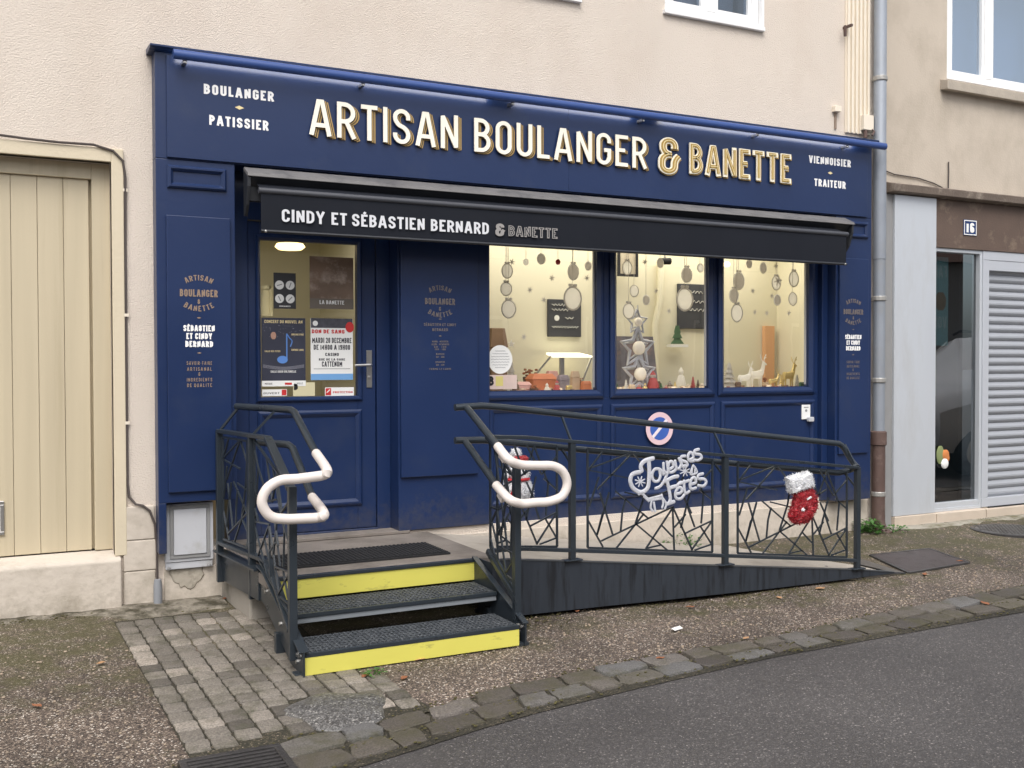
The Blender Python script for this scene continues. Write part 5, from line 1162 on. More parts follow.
# display counter with a lit lid, baskets and boxes on the ledge of the first window
t = thing('display_counter', 'glass display counter with a lit tube under its lid in the first window', 'counter', aty(570,385,.75))
a, b = aty(551,356,.72), aty(592,353,.72)
mb = MB(); mb.hull([[(a.x,.70,a.z-.012),(b.x,.70,a.z-.012),(b.x+.04,.98,a.z+.015),(a.x+.10,.98,a.z+.015)],[(a.x,.70,a.z),(b.x,.70,a.z),(b.x+.04,.98,a.z+.03),(a.x+.10,.98,a.z+.03)]]); obj('lit_lid', mb, LAMPW, t)
mb = MB(); mb.box(a.x-.2,b.x,.70,.72,LG,LG+.03); mb.bar((a.x-.25,.72,LG+.03),(a.x,.72,a.z),.012); mb.bar((b.x-.12,.72,LG+.03),(b.x,.72,a.z),.014); mb.bar((a.x+.1,.72,LG),(a.x+.1,.72,a.z),.04,.02); obj('frame', mb, STEEL, t); mb = MB(); mb.box(a.x-.05,b.x-.1,.80,.84,LG,LG+.13); obj('glass_back', mb, mat('counter_back', (.50,.47,.36), .4), t)
def lump(name, px, py, w, h, Y, m, label, cat, kind='box', group=None):
    c = aty(px, py, Y); t = thing(name, label, cat, (c.x,Y,LG), group)
    if kind == 'box':
        mb = MB(); mb.box(c.x-w/2,c.x+w/2,Y-w*.3,Y+w*.3,LG,LG+h*.7); obj('box', mb, m, t, bev=.006); mb = MB(); mb.hull([[(c.x-w*.54,Y-w*.33,LG+h*.7),(c.x+w*.54,Y-w*.33,LG+h*.7),(c.x+w*.54,Y+w*.33,LG+h*.7),(c.x-w*.54,Y+w*.33,LG+h*.7)],[(c.x-w*.4,Y-w*.2,LG+h),(c.x+w*.4,Y-w*.2,LG+h),(c.x+w*.4,Y+w*.2,LG+h),(c.x-w*.4,Y+w*.2,LG+h)]]); obj('lid', mb, m, t, bev=.004)
    elif kind == 'pot':
        mb = MB(); mb.lathe([(w*.35,LG),(w*.5,LG+h*.6),(w*.42,LG+h*.62)],(c.x,Y,0),14); obj('pot', mb, m, t, smooth=True); mb = MB()
        for k in range(16): mb.ball((c.x+rnd.uniform(-.4,.4)*w,Y+rnd.uniform(-.3,.3)*w,LG+h*rnd.uniform(.6,1)), w*.12, w*.12, w*.1, 6, 4)
        obj('filling', mb, DEAD, t)
    elif kind == 'cone':
        mb = MB(); n = 5
        for k in range(n): r0 = w/2*(1-k/n*.85); mb.lathe([(r0,LG+h*(.1+.85*k/n)),(r0*.35,LG+h*(.1+.85*(k+1.15)/n))],(c.x,Y,0),9)
        obj('tiers', mb, m, t); mb = MB(); mb.lathe([(w*.09,LG),(w*.07,LG+h*.12)],(c.x,Y,0),8); obj('trunk', mb, DEAD, t)
    elif kind == 'fig':
        mb = MB(); mb.lathe([(w*.42,LG),(w*.5,LG+h*.25),(w*.3,LG+h*.6),(w*.16,LG+h*.66)],(c.x,Y,0),12); obj('body', mb, m, t, smooth=True)
        mb = MB(); mb.ball((c.x,Y,LG+h*.74), w*.24); obj('head', mb, FROST, t, smooth=True); mb = MB(); mb.lathe([(w*.26,LG+h*.8),(w*.02,LG+h)],(c.x,Y,0),10); obj('cap', mb, m, t, smooth=True)
    elif kind == 'deer':
        mb = MB(); L_ = w; z = LG+h*.42
        mb.hull([[Vector((c.x+x_*L_,Y,z+dz*h))+Vector((0,r*h*math.cos(a),r*h*1.2*math.sin(a))) for a in [2*PI*k/8 for k in range(8)]] for x_, dz, r in ((-.48,.02,.03),(-.42,.0,.10),(-.1,.0,.09),(.22,.02,.11),(.34,.08,.08))])
        mb.tube([Vector((c.x+.28*L_,Y,z+.05*h)),Vector((c.x+.40*L_,Y,z+.24*h)),Vector((c.x+.44*L_,Y,z+.34*h))],[h*.075,h*.055,h*.05],8); mb.tube([Vector((c.x+.40*L_,Y,z+.36*h)),Vector((c.x+.62*L_,Y,z+.30*h))],[h*.05,h*.025],8)
        for x_, s in ((-.38,-1),(-.34,1),(.2,-1),(.26,1)): mb.tube([Vector((c.x+x_*L_,Y+s*.05*h,z)),Vector((c.x+(x_-.03)*L_,Y+s*.06*h,LG+h*.2)),Vector((c.x+x_*L_,Y+s*.06*h,LG))],[h*.05,h*.026,h*.02],6)
        obj('body', mb, m, t, smooth=True); mb = MB()
        for s in (-1,1): mb.tube([Vector((c.x+.42*L_,Y+s*.02*h,z+.38*h)),Vector((c.x+.36*L_,Y+s*.08*h,z+.5*h)),Vector((c.x+.42*L_,Y+s*.12*h,z+.6*h))],h*.014,5); mb.tube([Vector((c.x+.37*L_,Y+s*.08*h,z+.48*h)),Vector((c.x+.46*L_,Y+s*.1*h,z+.52*h))],h*.012,5)
        obj('antlers', mb, m, t)
    return t
ORB = mat('orange_card', (.58,.20,.09), .6, var=.2, vscale=9); PINK = mat('pink_card', (.62,.36,.32), .7, var=.25, vscale=12); DARKB = mat('dark_basket', (.12,.075,.05), .8, var=.4, vscale=40); GOLDF = mat('gold_figure', (.62,.48,.20), .4, metal=.4); REDF = mat('red_figure', (.36,.06,.06), .7); BEIGE = mat('beige_card', (.60,.46,.32), .7, var=.2)
lump('gift_box',541,386,.21,.15,.55,ORB,'orange gift box with sloping lid in the first window','gift box')
lump('gift_basket',530,384,.12,.20,.70,DARKB,'dark basket of treats behind the orange box in the first window','basket','pot')
lump('gift_box',521,387,.14,.09,.42,PINK,'pink flat gift box low at the left of the first window','gift box')
lump('gift_box',552,388,.10,.17,.72,PINK,'tall pink carton behind the orange box in the first window','gift box')
lump('gift_bag',563,388,.09,.14,.45,mat('grey_bag', (.28,.24,.26), .7, var=.4, vscale=30),'grey patterned gift bag right of the orange box in the first window','gift bag')
lump('gift_bag',575,388,.07,.17,.5,BEIGE,'beige gift bag under the lit counter lid in the first window','gift bag')
lump('gift_box',586,388,.08,.09,.42,ORB,'small orange box in the right corner of the first window','gift box')
t = lump('wire_tree',511,388,.13,.27,.45,ORNG,'grey tiered wire tree with a star top in the first window','tree decoration','cone')
c = aty(511,344,.45); mb = MB(); pts = []
for k in range(10): a = PI/2+k*PI/5; r = .034 if k % 2 == 0 else .014; pts.append((c.x+r*math.cos(a), c.z+r*math.sin(a)))
mb.prism(pts, 0, .008, lambda u,v,d: Vector((u,.45-d,v))); obj('star', mb, FROST, t)
lump('wooden_rack',497,388,.15,.52,.95,mat('brown_rack', (.24,.15,.09), .7, var=.3),'brown wooden rack at the far left of the first window','rack')
lump('figurine',653,388,.10,.17,.4,REDF,'red and white gnome figure in the second window','figurine','fig')
lump('figurine',670,388,.07,.08,.45,DARKB,'dark small figure right of the gnome in the second window','figurine','fig')
lump('church_model',681,388,.09,.20,.5,FROST,'pale little church figure with pointed tower in the second window','figurine','fig')
lump('fir_figure',693,388,.06,.12,.5,REDF,'small dark red cone tree at the right of the second window','tree decoration','cone')
lump('fir_figure',626,388,.05,.10,.4,FROST,'small white cone tree at the left foot of the star tower','tree decoration','cone')
lump('fir_figure',617,388,.05,.07,.38,GREEN,'small green cone tree in the left corner of the second window','tree decoration','cone')
lump('fir_figure',661,389,.05,.07,.36,GREEN,'small green cone tree before the gnome figure in the second window','tree decoration','cone')
lump('figurine',639,389,.06,.06,.36,REDF,'small red figure at the foot of the star tower','figurine','fig')
lump('figurine',645,389,.05,.07,.40,GOLDF,'small gold figure between star tower and gnome','figurine','fig')
lump('figurine',702,389,.07,.06,.4,BEIGE,'small beige figure in the right corner of the second window','figurine','fig')
lump('reindeer_figure',745,388,.15,.24,.36,FROST,'white reindeer figure at the left of the third window','reindeer','deer')
lump('reindeer_figure',757,388,.17,.30,.46,FROST,'taller white reindeer behind the first in the third window','reindeer','deer')
lump('reindeer_figure',774,388,.12,.17,.40,GOLDF,'small gold reindeer in the middle of the third window','reindeer','deer')
lump('reindeer_figure',789,388,.14,.28,.5,GOLDF,'tall gold reindeer at the right of the third window','reindeer','deer')
lump('wire_tree',729,388,.16,.24,.42,ORNG,'grey zigzag wire tree in the left corner of the third window','tree decoration','cone')
lump('fir_figure',797,388,.07,.13,.42,ORNG,'grey small tree at the right edge of the third window','tree decoration','cone')
for k,(px,w_,h,Y,m_,kd,nm,lab) in enumerate([(516,.06,.12,.38,DARKB,'fig','figurine','small dark figure left of the orange box in the first window'),(534,.07,.06,.36,DARKB,'pot','gift_basket','tiny dark basket in front of the orange box in the first window'),(547,.05,.08,.37,FROST,'fig','figurine','small white figure before the orange box in the first window'),(557,.06,.10,.36,REDF,'fig','figurine','small red figure under the counter lid in the first window'),(569,.05,.06,.34,GOLDF,'box','gift_box','tiny gold box under the counter lid in the first window'),(580,.06,.12,.55,DARKB,'pot','gift_basket','dark basket at the right end of the first window'),
 (632,.05,.06,.34,BEIGE,'box','gift_box','tiny beige box left of the star tower foot'),(657,.06,.08,.5,DARKB,'box','gift_box','dark box behind the gnome figure in the second window'),(666,.04,.05,.34,REDF,'fig','figurine','tiny red figure between gnome and church model'),(675,.05,.08,.36,GOLDF,'cone','fir_figure','small gold cone tree left of the church model'),(688,.05,.06,.34,BEIGE,'fig','figurine','tiny beige figure right of the church model'),(698,.05,.09,.55,DARKB,'cone','fir_figure','dark cone tree at the right of the second window'),
 (738,.05,.07,.34,DARKB,'box','gift_box','dark small box at the foot of the white reindeer'),(766,.07,.10,.5,BEIGE,'pot','gift_basket','beige basket between white and gold reindeer'),(781,.06,.13,.55,GOLDF,'cone','fir_figure','gold cone tree between the two gold reindeer'),(802,.05,.06,.36,GREEN,'box','gift_box','small green box in the right corner of the third window')]):
    lump(nm,px,388,w_,h,Y,m_,lab,{'figurine':'figurine','gift_basket':'basket','gift_box':'gift box','fir_figure':'tree decoration'}[nm],kd)
for nm, m_, col, n_, sz in (('chocolate', mat('chocolate_wrap', (.22,.11,.07), .35, var=.5, vscale=60), 'small brown wrapped chocolate among the goods on the window ledge', 26, .022), ('sweet_packet', mat('cream_wrap', (.72,.60,.46), .4, var=.3, vscale=50), 'small cream coloured sweet packet among the goods on the window ledge', 26, .027), ('candied_fruit', mat('red_wrap', (.50,.10,.06), .35, var=.4, vscale=50), 'small glossy red sweet among the goods on the window ledge', 18, .018)):
    first = None
    for i in range(n_):
        c = aty(rnd.choice([rnd.uniform(518,592), rnd.uniform(615,704), rnd.uniform(728,804)]), 388, rnd.uniform(.30,.62)); loc = Vector((c.x, c.y, LG))
        if first is None:
            mb = MB(); mb.ball((0,0,sz*.75), sz, sz*.8, sz*.75, 8, 6)
            for s_ in (-1,1): mb.lathe([(sz*.15,0),(sz*.5,sz*.7)], (s_*sz*.7,0,sz*.8), 6)
            first = o = obj(nm, mb, m_, smooth=True)
        else: o = first.copy(); COL.objects.link(o)
        o.location = loc; o.rotation_euler = (0,0,rnd.uniform(0,3)); tag(o, col, 'sweet', nm.replace('_',' ')+'s on the window ledge')
# upright orange strip on the back wall, one plain colour
a, b = aty(764,326,1.02), aty(773,386,1.02); mb = MB(); mb.box(a.x,b.x,1.0,1.045,LG-.2,a.z); tag(obj('orange_strip', mb, mat('strip_orange', (.75,.42,.22), .6)), 'upright orange strip behind the third window', 'post')
# ventilation pipe on back wall
mb = MB(); p0, p1 = aty(661,262,1.0), aty(660,300,1.0); p2 = aty(655,325,1.0); p3 = aty(656,386,1.0); mb.tube([p0,p1,p2,p3], .03, 8); tag(obj('wall_pipe', mb, ROOMW, smooth=True), 'cream pipe running down the wall behind the second window', 'pipe')
# stickers on the first pane and the sheets on the door
YG = .079
def sheet(name, x0, x1, z0, z1, m, label, cat, Y): t = thing(name, label, cat, ((x0+x1)/2,Y,(z0+z1)/2)); mb = MB(); mb.box(x0,x1,Y,Y+.0015,z0,z1); obj('sheet', mb, m, t); return t
YI = .0715
c = aty(499.5,359.5,YI-.002); t = thing('notice_sticker', 'round white handwritten notice stuck low on the first window', 'notice', c)
mb = MB(); mb.lathe([(.098,0),(.098,.0015),(.001,.0016)],(max(c.x,3.337),YI-.0,c.z),32,'y',1,1.06); obj('paper', mb, PAPER, t); mb = MB(); cx_ = max(c.x,3.337)
for k in range(7):
    w_ = .075*math.sqrt(max(.05,1-((k-3)/3.6)**2)); z = c.z+.062-k*.02; mb.tube([Vector((cx_-w_+2*w_*j/18, YI-.0028, z+.003*math.sin(j*2.1+k))) for j in range(19)], .0016, 4)
obj('handwriting', mb, mat('ink_grey', (.30,.30,.32), .8), t)
a, b = aty(489,375,YI), aty(517,392.5,YI); t = sheet('price_card', 3.240, b.x, 1.277, a.z, mat('faded_pink_card', (.60,.47,.42), .7, var=.2, vscale=10), 'faded pink card marked B in the corner of the first window', 'card', YI)
mb = MB(); text(mb,'B',3.242,3.285,a.z-.078,.07,YI,d=.001,s=.22); obj('letter', mb, BLACK, t); mb = MB(); mb.box(3.30,3.36,YI-.001,YI-.0002,a.z-.08,a.z-.01); obj('yellow_patch', mb, mat('card_yellow', (.60,.52,.18), .7), t)
# door sheets
YDG = YD+.0185
def dsheet(name, q, m, label, cat='poster', dy=0): a, b = aty(q[0],q[1],YDG), aty(q[2],q[3],YDG); return sheet(name, a.x, b.x, b.z, a.z, m, label, cat, YDG-dy), a.x, b.x, b.z, a.z
NAVY = mat('poster_night', (.030,.033,.055), .5, var=.3, vscale=6)
t, x0, x1, z0, z1 = dsheet('concert_poster', (261.3,317.5,305.7,386), NAVY, 'dark concert poster with a blue music note on the shop door')
w, h = x1-x0, z1-z0; y = YDG-.0003
mb = MB(); text(mb,'CONCERT DU NOUVEL AN',x0+.02,x1-.02,z1-.035,.020,y,d=.001,s=.16); text(mb,'ORCHESTRE',x0+w*.68,x1-.012,z1-.115,.012,y,d=.001); text(mb,'ENTREE LIBRE',x0+w*.68,x1-.012,z0+h*.52,.012,y,d=.001); text(mb,'SALLE DES FETES',x0+.02,x0+w*.42,z0+h*.5,.011,y,d=.001); obj('gold_lettering', mb, PGOLD, t)
mb = MB(); text(mb,'SALLE SOCIO CULTURELLE',x0+w*.2,x1-w*.22,z0+h*.2,.014,y,d=.001); mb.box(x0,x1,y-.001,y,z0,z0+h*.082); obj('white_band', mb, PAPER, t)
mb = MB(); text(mb,'MUSIQUE',x0+.02,x0+.07,z0+.012,.012,y-.001,d=.001); text(mb,'VILLE',x1-.06,x1-.02,z0+.012,.012,y-.001,d=.001); obj('sponsor_lettering', mb, mat('sponsor_grey', (.2,.2,.2), .7), t); mb = MB(); mb.box(x0+w*.52,x0+w*.68,y-.002,y-.0011,z0+.010,z0+.024); obj('red_logo', mb, RED, t)
mb = MB(); cx_, cz_ = x0+w*.47, z0+h*.39; mb.lathe([(w*.12,0),(w*.12,.001),(.001,.0011)],(cx_,y,cz_),18,'y',1,.72)
P2 = [Vector((cx_+w*.10,y-.0008,cz_+.005)),Vector((cx_+w*.10,y-.0008,cz_+h*.38)),]; mb.bar(P2[0],P2[1],.008,.001,up=(0,1,0)); mb.tube(smooth_path([P2[1],P2[1]+Vector((w*.06,0,-h*.06)),P2[1]+Vector((w*.12,0,-h*.11)),P2[1]+Vector((w*.08,0,-h*.19))],5), .004, 5); obj('music_note', mb, mat('note_blue', (.10,.24,.60), .5), t)
mb = MB()
for k in range(4): mb.tube([Vector((x0+.01+(w-.02)*j/14, y-.001, z0+h*(.28-.012*k+.035*abs(j/7-1)**1.5))) for j in range(15)], .0009, 4)
for k in range(40): mb.ball((x0+w*rnd.random(),y-.001,z0+h*rnd.uniform(.72,.9)), .0016, .0008, .0016, 5, 4)
obj('stave_and_stars', mb, mat('pale_line', (.45,.45,.52), .6), t); mb = MB(); mb.ball((x0+w*.27,y,z0+h*.74),.018,.001,.026); obj('portrait', mb, mat('skin_print', (.42,.24,.17), .7), t)
t, x0, x1, z0, z1 = dsheet('blood_donation_poster', (310.5,318,353,379.7), PAPER, 'white blood-donation poster with red heading on the shop door'); w, h = x1-x0, z1-z0
mb = MB(); mb.box(x0+.002,x1-.002,y-.001,y,z1-h*.155,z1); obj('photo_band', mb, mat('poster_photo', (.06,.06,.075), .5, var=.8, vscale=30), t)
mb = MB(); text(mb,'DON DE SANG',x0+.008,x0+w*.80,z1-h*.245,.026,y,d=.0012,s=.2); mb.lathe([(.030,0),(.030,.0015),(.001,.0016)],(x1-.022,y-.001,z1-.058),20,'y',1,1.2); obj('red_heading', mb, RED, t)
mb = MB()
for s_, fx, fz, hh in (('MARDI 20 DECEMBRE',.93,.60,.036),('DE 14H00 A 19H00',.86,.49,.034),('CASINO',.32,.39,.021),('RUE DE LA GARE',.62,.315,.015),('CATTENOM',.48,.215,.036)): text(mb,s_,x0+w*(.5-fx/2),x0+w*(.5+fx/2),z0+h*fz,hh,y,d=.001,s=.19)
mb.box(x0+.02,x1-.02,y-.001,y,z0+h*.178,z0+h*.184); obj('black_lettering', mb, mat('ink_black', (.03,.03,.04), .7), t)
mb = MB(); mb.box(x0,x1,y-.001,y,z0,z0+h*.10); obj('blue_footer', mb, mat('footer_blue', (.16,.36,.66), .6), t); mb = MB(); mb.lathe([(.018,0),(.018,.001),(.001,.0011)],(x0+.032,y-.0011,z1-.035),16,'y'); obj('logo_disc', mb, PAPER, t)
t, x0, x1, z0, z1 = dsheet('opening_hours_poster', (273.5,272.5,296,309), mat('black_card', (.03,.03,.034), .5), 'black poster with four white round dials on the shop door'); w, h = x1-x0, z1-z0
mb = MB(); rd = w*.20
for cx_, cz_ in ((.26,.66),(.74,.66),(.26,.28),(.74,.28)): mb.lathe([(rd,0),(rd,.001),(.001,.0011)],(x0+w*cx_,y,z0+h*cz_),22,'y')
pieces('dial', mb, PAPER, t); mb = MB()
for cx_, cz_, a in ((.26,.66,.3),(.74,.66,1.2),(.26,.28,2.0),(.74,.28,.8)): v = Vector((math.cos(a),0,math.sin(a)))*rd*.6; c = Vector((x0+w*cx_,y-.0015,z0+h*cz_)); mb.bar(c-v,c+v,.006,.0008,up=(0,1,0))
pieces('dial_hand', mb, GREYD, t); mb = MB(); text(mb,'HORAIRES',x0+w*.25,x1-w*.25,z0+h*.05,.009,y,d=.001); obj('lettering', mb, PAPER, t)
t, x0, x1, z0, z1 = dsheet('bread_poster', (309.5,256,353.5,309.5), mat('bread_photo', (.19,.125,.085), .4, var=.7, vscale=5, dirt=(.42,.33,.27), dscale=6, dlo=.5, dhi=.66), 'large brown bread photo poster at the top of the shop door'); w, h = x1-x0, z1-z0
mb = MB(); mb.box(x0,x1,y-.001,y,z0,z0+h*.2); obj('footer', mb, mat('taupe_footer', (.15,.125,.10), .6), t); mb = MB(); text(mb,'LA BANETTE',x0+w*.22,x1-w*.22,z0+h*.09,.026,y-.0012,d=.001,s=.17); obj('lettering', mb, PAPER, t)
t, x0, x1, z0, z1 = dsheet('door_notice', (262,389.5,287,395.8), PAPER, 'white strip notice with red square at the bottom left of the door pane', 'notice'); mb = MB(); mb.box(x1-.035,x1-.004,y-.001,y,z0+.004,z1-.003); obj('red_square', mb, RED, t); mb = MB(); text(mb,'OUVERT',x0+.01,x1-.05,z0+.013,.013,y,d=.001); obj('lettering', mb, GREYD, t)
t, x0, x1, z0, z1 = dsheet('door_notice', (325,387.5,354,395.5), PAPER, 'white strip notice with red check mark at the bottom right of the door pane', 'notice'); mb = MB(); mb.box(x0+.004,x0+.042,y-.001,y,z0+.005,z1-.005); obj('red_square', mb, RED, t); mb = MB(); text(mb,'PROTECTION',x0+.055,x1-.01,z0+.018,.013,y,d=.001); obj('lettering', mb, RED, t); mb = MB(); mb.bar((x0+.012,y-.0016,z0+.022),(x0+.034,y-.0016,z1-.014),.007,.0008,up=(0,1,0)); obj('tick', mb, PAPER, t)
t, x0, x1, z0, z1 = dsheet('price_card', (293,382.5,315,395.8), mat('yellow_card', (.62,.56,.36), .7), 'pale yellow card marked B at the bottom centre of the door pane', 'card'); mb = MB(); text(mb,'B',x0+.006,x0+.032,z1-.05,.042,y,d=.001,s=.24); obj('letter', mb, BLACK, t)
a, b = aty(261.3,287,YDG+.03), aty(271,316,YDG+.03); mb = MB(); mb.bar((1.60,.2,a.z),(b.x,.2,a.z),.022,.01,up=(0,1,0)); mb.bar((b.x,.2,a.z+.011),(b.x,.2,b.z),.022,.01,up=(0,1,0)); mb.box(1.55,b.x-.012,.203,.206,b.z,a.z-.012); tag(obj('yellow_sign_frame', mb, mat('frame_yellow', (.75,.65,.35), .5)), 'corner of a yellow framed board behind the door pane', 'board')
# lamps that are lit in the photo
c = aty(290,247,1.2); t = thing('ceiling_lamp', 'lit oval ceiling lamp seen through the top of the door pane', 'lamp', c); mb = MB(); mb.lathe([(.02,.03),(.10,.025),(.115,.0),(.09,-.02),(.001,-.025)], c, 20); obj('shade', mb, LAMP, t, smooth=True); mb = MB(); mb.lathe([(.01,.05),(.01,2.72-c.z)], c, 8); obj('stem', mb, STEEL, t)
c = aty(727,264.5,.6); t = thing('spot_lamp', 'small lit spot lamp at the top left of the third window', 'lamp', c); mb = MB(); mb.ball(c, .032, .03, .026); obj('bulb', mb, LAMP, t, smooth=True); mb = MB(); mb.tube([c+Vector((-.02,.02,.02)),c+Vector((-.06,.05,.10)),(c.x-.06,.65,2.72)], .012, 8); obj('arm', mb, STEEL, t, smooth=True)
c = aty(665,261.5,.7); t = thing('spot_lamp', 'small dark unlit spot lamp at the top of the second window', 'lamp', c); mb = MB(); mb.tube([c+Vector((-.05,0,0)),c+Vector((.05,0,.005))], .03, 10); obj('head', mb, BLACK, t, smooth=True); mb = MB(); mb.tube([c,(c.x,.72,2.72)], .008, 6); obj('arm', mb, STEEL, t)
def area(name, loc, rot, sx, sy, e, col=(1,.93,.78)):
    l = bpy.data.lights.new(name, 'AREA'); l.shape = 'RECTANGLE'; l.size = sx; l.size_y = sy; l.energy = e; l.color = col; o = bpy.data.objects.new(name, l); COL.objects.link(o); o.location = loc; o.rotation_euler = rot; return o
area('shop_ceiling_light', (4.9,.56,2.68), (0,0,0), 3.4, .7, 27)
area('shop_ceiling_light', (2.1,1.8,2.68), (0,0,0), 1.2, 1.0, 4)

# ================================================================== WEEDS, LEAVES, LITTER
def weed(name, label, c, n, R_, h, lsz):
    t = thing(name, label, 'weed', c); mb = MB(); st = MB()
    for i in range(n):
        a = rnd.uniform(0,2*PI); r = R_*math.sqrt(rnd.random()); z = h*rnd.random()*(1-r/R_*.5)+.01; p = Vector((c[0]+r*math.cos(a), c[1]+r*math.sin(a), c[2]+z)); d = Vector((math.cos(a+rnd.uniform(-1,1)), math.sin(a+rnd.uniform(-1,1)), rnd.uniform(-.2,.8))).normalized(); s = d.cross(Vector((0,0,1))).normalized(); L_ = lsz*rnd.uniform(.6,1.4)
        mb.face([p, p+d*L_*.5+s*L_*.32, p+d*L_+Vector((0,0,-.2*L_)), p+d*L_*.5-s*L_*.32])
        if i % 4 == 0: st.tube([Vector((c[0]+.2*r*math.cos(a),c[1]+.2*r*math.sin(a),c[2])), p], .0016, 4)
    obj('leaves', mb, LEAF, t); obj('stems', st, LEAF, t)
c = atg(871,534); weed('weed', 'green leafy weed growing at the foot of the downpipe', (6.80,-.13,.0), 150, .11, .12, .045)
c = atg(893,531); weed('weed', 'low scrappy weed right of the downpipe foot', (7.05,-.17,-.004), 50, .12, .03, .03)
c = atg(372,676); weed('weed', 'small green weed under the bottom yellow riser', (c.x,c.y,c.z), 46, .06, .03, .02)
c = atz(752,549,rz(4.3)+.0); weed('weed', 'low green weed at the wall behind the ramp railing', (4.85,-.07,.0), 140, .16, .14, .03)
proto = None; spots = [(421,661,'under the bottom yellow riser'),(365,678,'left of the weed by the steps'),(404,680,'on the setts right of the small weed'),(262,564,'beside the concrete block'),(221,594,'at the foot of the meter cabinet, left'),(226,600,'at the foot of the meter cabinet, right'),(746,640,'on the pebble pavement before the kerb, middle'),(577,612,'below the left end of the ramp skirt'),(690,604,'below the middle of the ramp skirt'),(779,594,'below the right part of the ramp skirt'),(960,560,'beside the steel plate'),(37,708,'on the pebbles at the lower left'),(101,665,'on the pebbles left of the setts'),(855,694,'alone on the asphalt'),(925,571,'at the ramp toe'),(820,585,'near the ramp toe, left'),(660,660,'against the kerb stones'),(985,605,'on the kerb at the right')]
for i, (px, py, w_) in enumerate(spots):
    c = atg(px, py); mb = MB(); s = .03*rnd.uniform(.7,1.4); a = rnd.uniform(0,6.28); d = Vector((math.cos(a),math.sin(a),0)); e_ = Vector((-d.y,d.x,0)); c.z += .012+dip(c.x,c.y)
    pts = [(-1,0,0),(-.5,.45,.10),(.1,.55,.12),(.6,.3,.06),(1.1,0,.12),(.6,-.35,.0),(0,-.5,.10),(-.5,-.4,.12)]
    top = [c+d*s*u+e_*s*v+Vector((0,0,s*h_)) for u,v,h_ in pts]; mb.hull([[p-Vector((0,0,.0015)) for p in top], top])
    tag(obj('fallen_leaf', mb, DEAD if i % 3 else mat('pale_dead_leaf', (.42,.24,.12), .7)), 'curled brown dead leaf '+w_, 'leaf', 'fallen leaves')
c = atg(677,630); c.z += dip(c.x,c.y)-.006; mb = MB(); mb.hull([[c+Vector((x_*.03,y_*.02,.014+z_)) for x_,y_,z_ in ((-1,-1,0),(1,-.7,.006),(1.1,1,.01),(-.9,.8,.004))],[c+Vector((x_*.03,y_*.02,.017+z_)) for x_,y_,z_ in ((-1,-1,0),(1,-.7,.006),(1.1,1,.01),(-.9,.8,.004))]]); tag(obj('paper_scrap', mb, PAPER), 'scrap of white paper on the pebbles before the ramp', 'litter')
mb = MB(); LT = random.Random(3)
for i in range(2600):
    x = LT.uniform(-.8,8.5); y = lerpy(KIN,x)+.05+LT.random()**1.3*1.9
    if 1.3 < x < 2.62 and y > -1.3: continue
    if .62 < x < 1.8: 
        if LT.random() < .8: continue
    if y > -.05: continue
    r = LT.uniform(.003,.0085); z = pav(x,y)+.001; mb.ball((x,y,z), r*LT.uniform(.8,1.3), r, r*.7, 6, 4)
struct(obj('loose_gravel', mb, mat('loose_pebbles', (.30,.24,.18), .8, var=.6, vscale=14)), 'stuff')

mb = MB(); mq = random.Random(11)
def mossline(x0, x1, y, n, spread=.03, h=.012):
    for i in range(n):
        x = mq.uniform(x0, x1); g_ = math.sin(x*7)+math.sin(x*17+1)+math.sin(x*3.1)
        if g_ < mq.uniform(-1.2,1.0): continue
        yy = y-abs(mq.gauss(0,spread)); r = mq.uniform(.002,.006); mb.ball((x,yy,pav(x,min(yy,0))+.005+h*mq.random()*.2), r*1.4, r, r*.6, 6, 4)
mossline(-1.2,.74,-.06,420,.05); mossline(.74,1.36,-.02,260,.09); mossline(2.7,5.6,RY+.02,800,.09); mossline(6.9,8.6,-.06,260,.03); mossline(1.4,2.6,-1.55,240,.12)
for i in range(900):
    x = mq.uniform(.2,9); a_, b_ = lerpy(KIN,x), lerpy(KOUT,x); yy = mq.choice([a_+.01, (a_+b_)/2-.01, b_+.03])+mq.gauss(0,.014); r = mq.uniform(.002,.007); mb.ball((x,yy,gz(yy)+.006), r*1.5, r, r*.6, 6, 4)
struct(obj('moss', mb, mat('dry_moss', (.075,.066,.024), .95, var=.5, vscale=30)), 'stuff')

# ================================================================== ACROSS THE STREET: what the tall pane and the shop windows mirror
K = thing('house_across_the_street', 'plain grey rendered house on the far side of the street, only mirrored in the windows', 'house', (8,-13,0))
mb = MB(); holes = [(x,x+1.1,z,z+1.5) for x in (-6,-3,0,3,6,9,12,15,18,21) for z in (1.0,)]; holed(mb, -8, 30, -.3, 4.2, -13.3, -13.0, holes); mb.box(-8,30,-18,-13.31,4.0,4.18); obj('wall', mb, mat('grey_render', (.30,.28,.26), .9, var=.1), K)
mb = MB(); mb.hull([[(-8.3,-12.7,4.2),(-8.3,-15.5,5.8),(-8.3,-18.3,4.2)],[(30,-12.7,4.2),(30,-15.5,5.8),(30,-18.3,4.2)]]); obj('roof', mb, mat('brown_tiles', (.13,.07,.05), .8), K)
for h_ in holes:
    mb = MB(); frame(mb, h_[0],h_[1],h_[2],h_[3],.09,-13.1,-13.05); w = obj('window', mb, WHITE, K); mb = MB(); mb.box(h_[0]+.09,h_[1]-.09,-13.12,-13.11,h_[2]+.09,h_[3]-.09); obj('pane', mb, mat('dark_pane', (.02,.025,.03), .1), w)
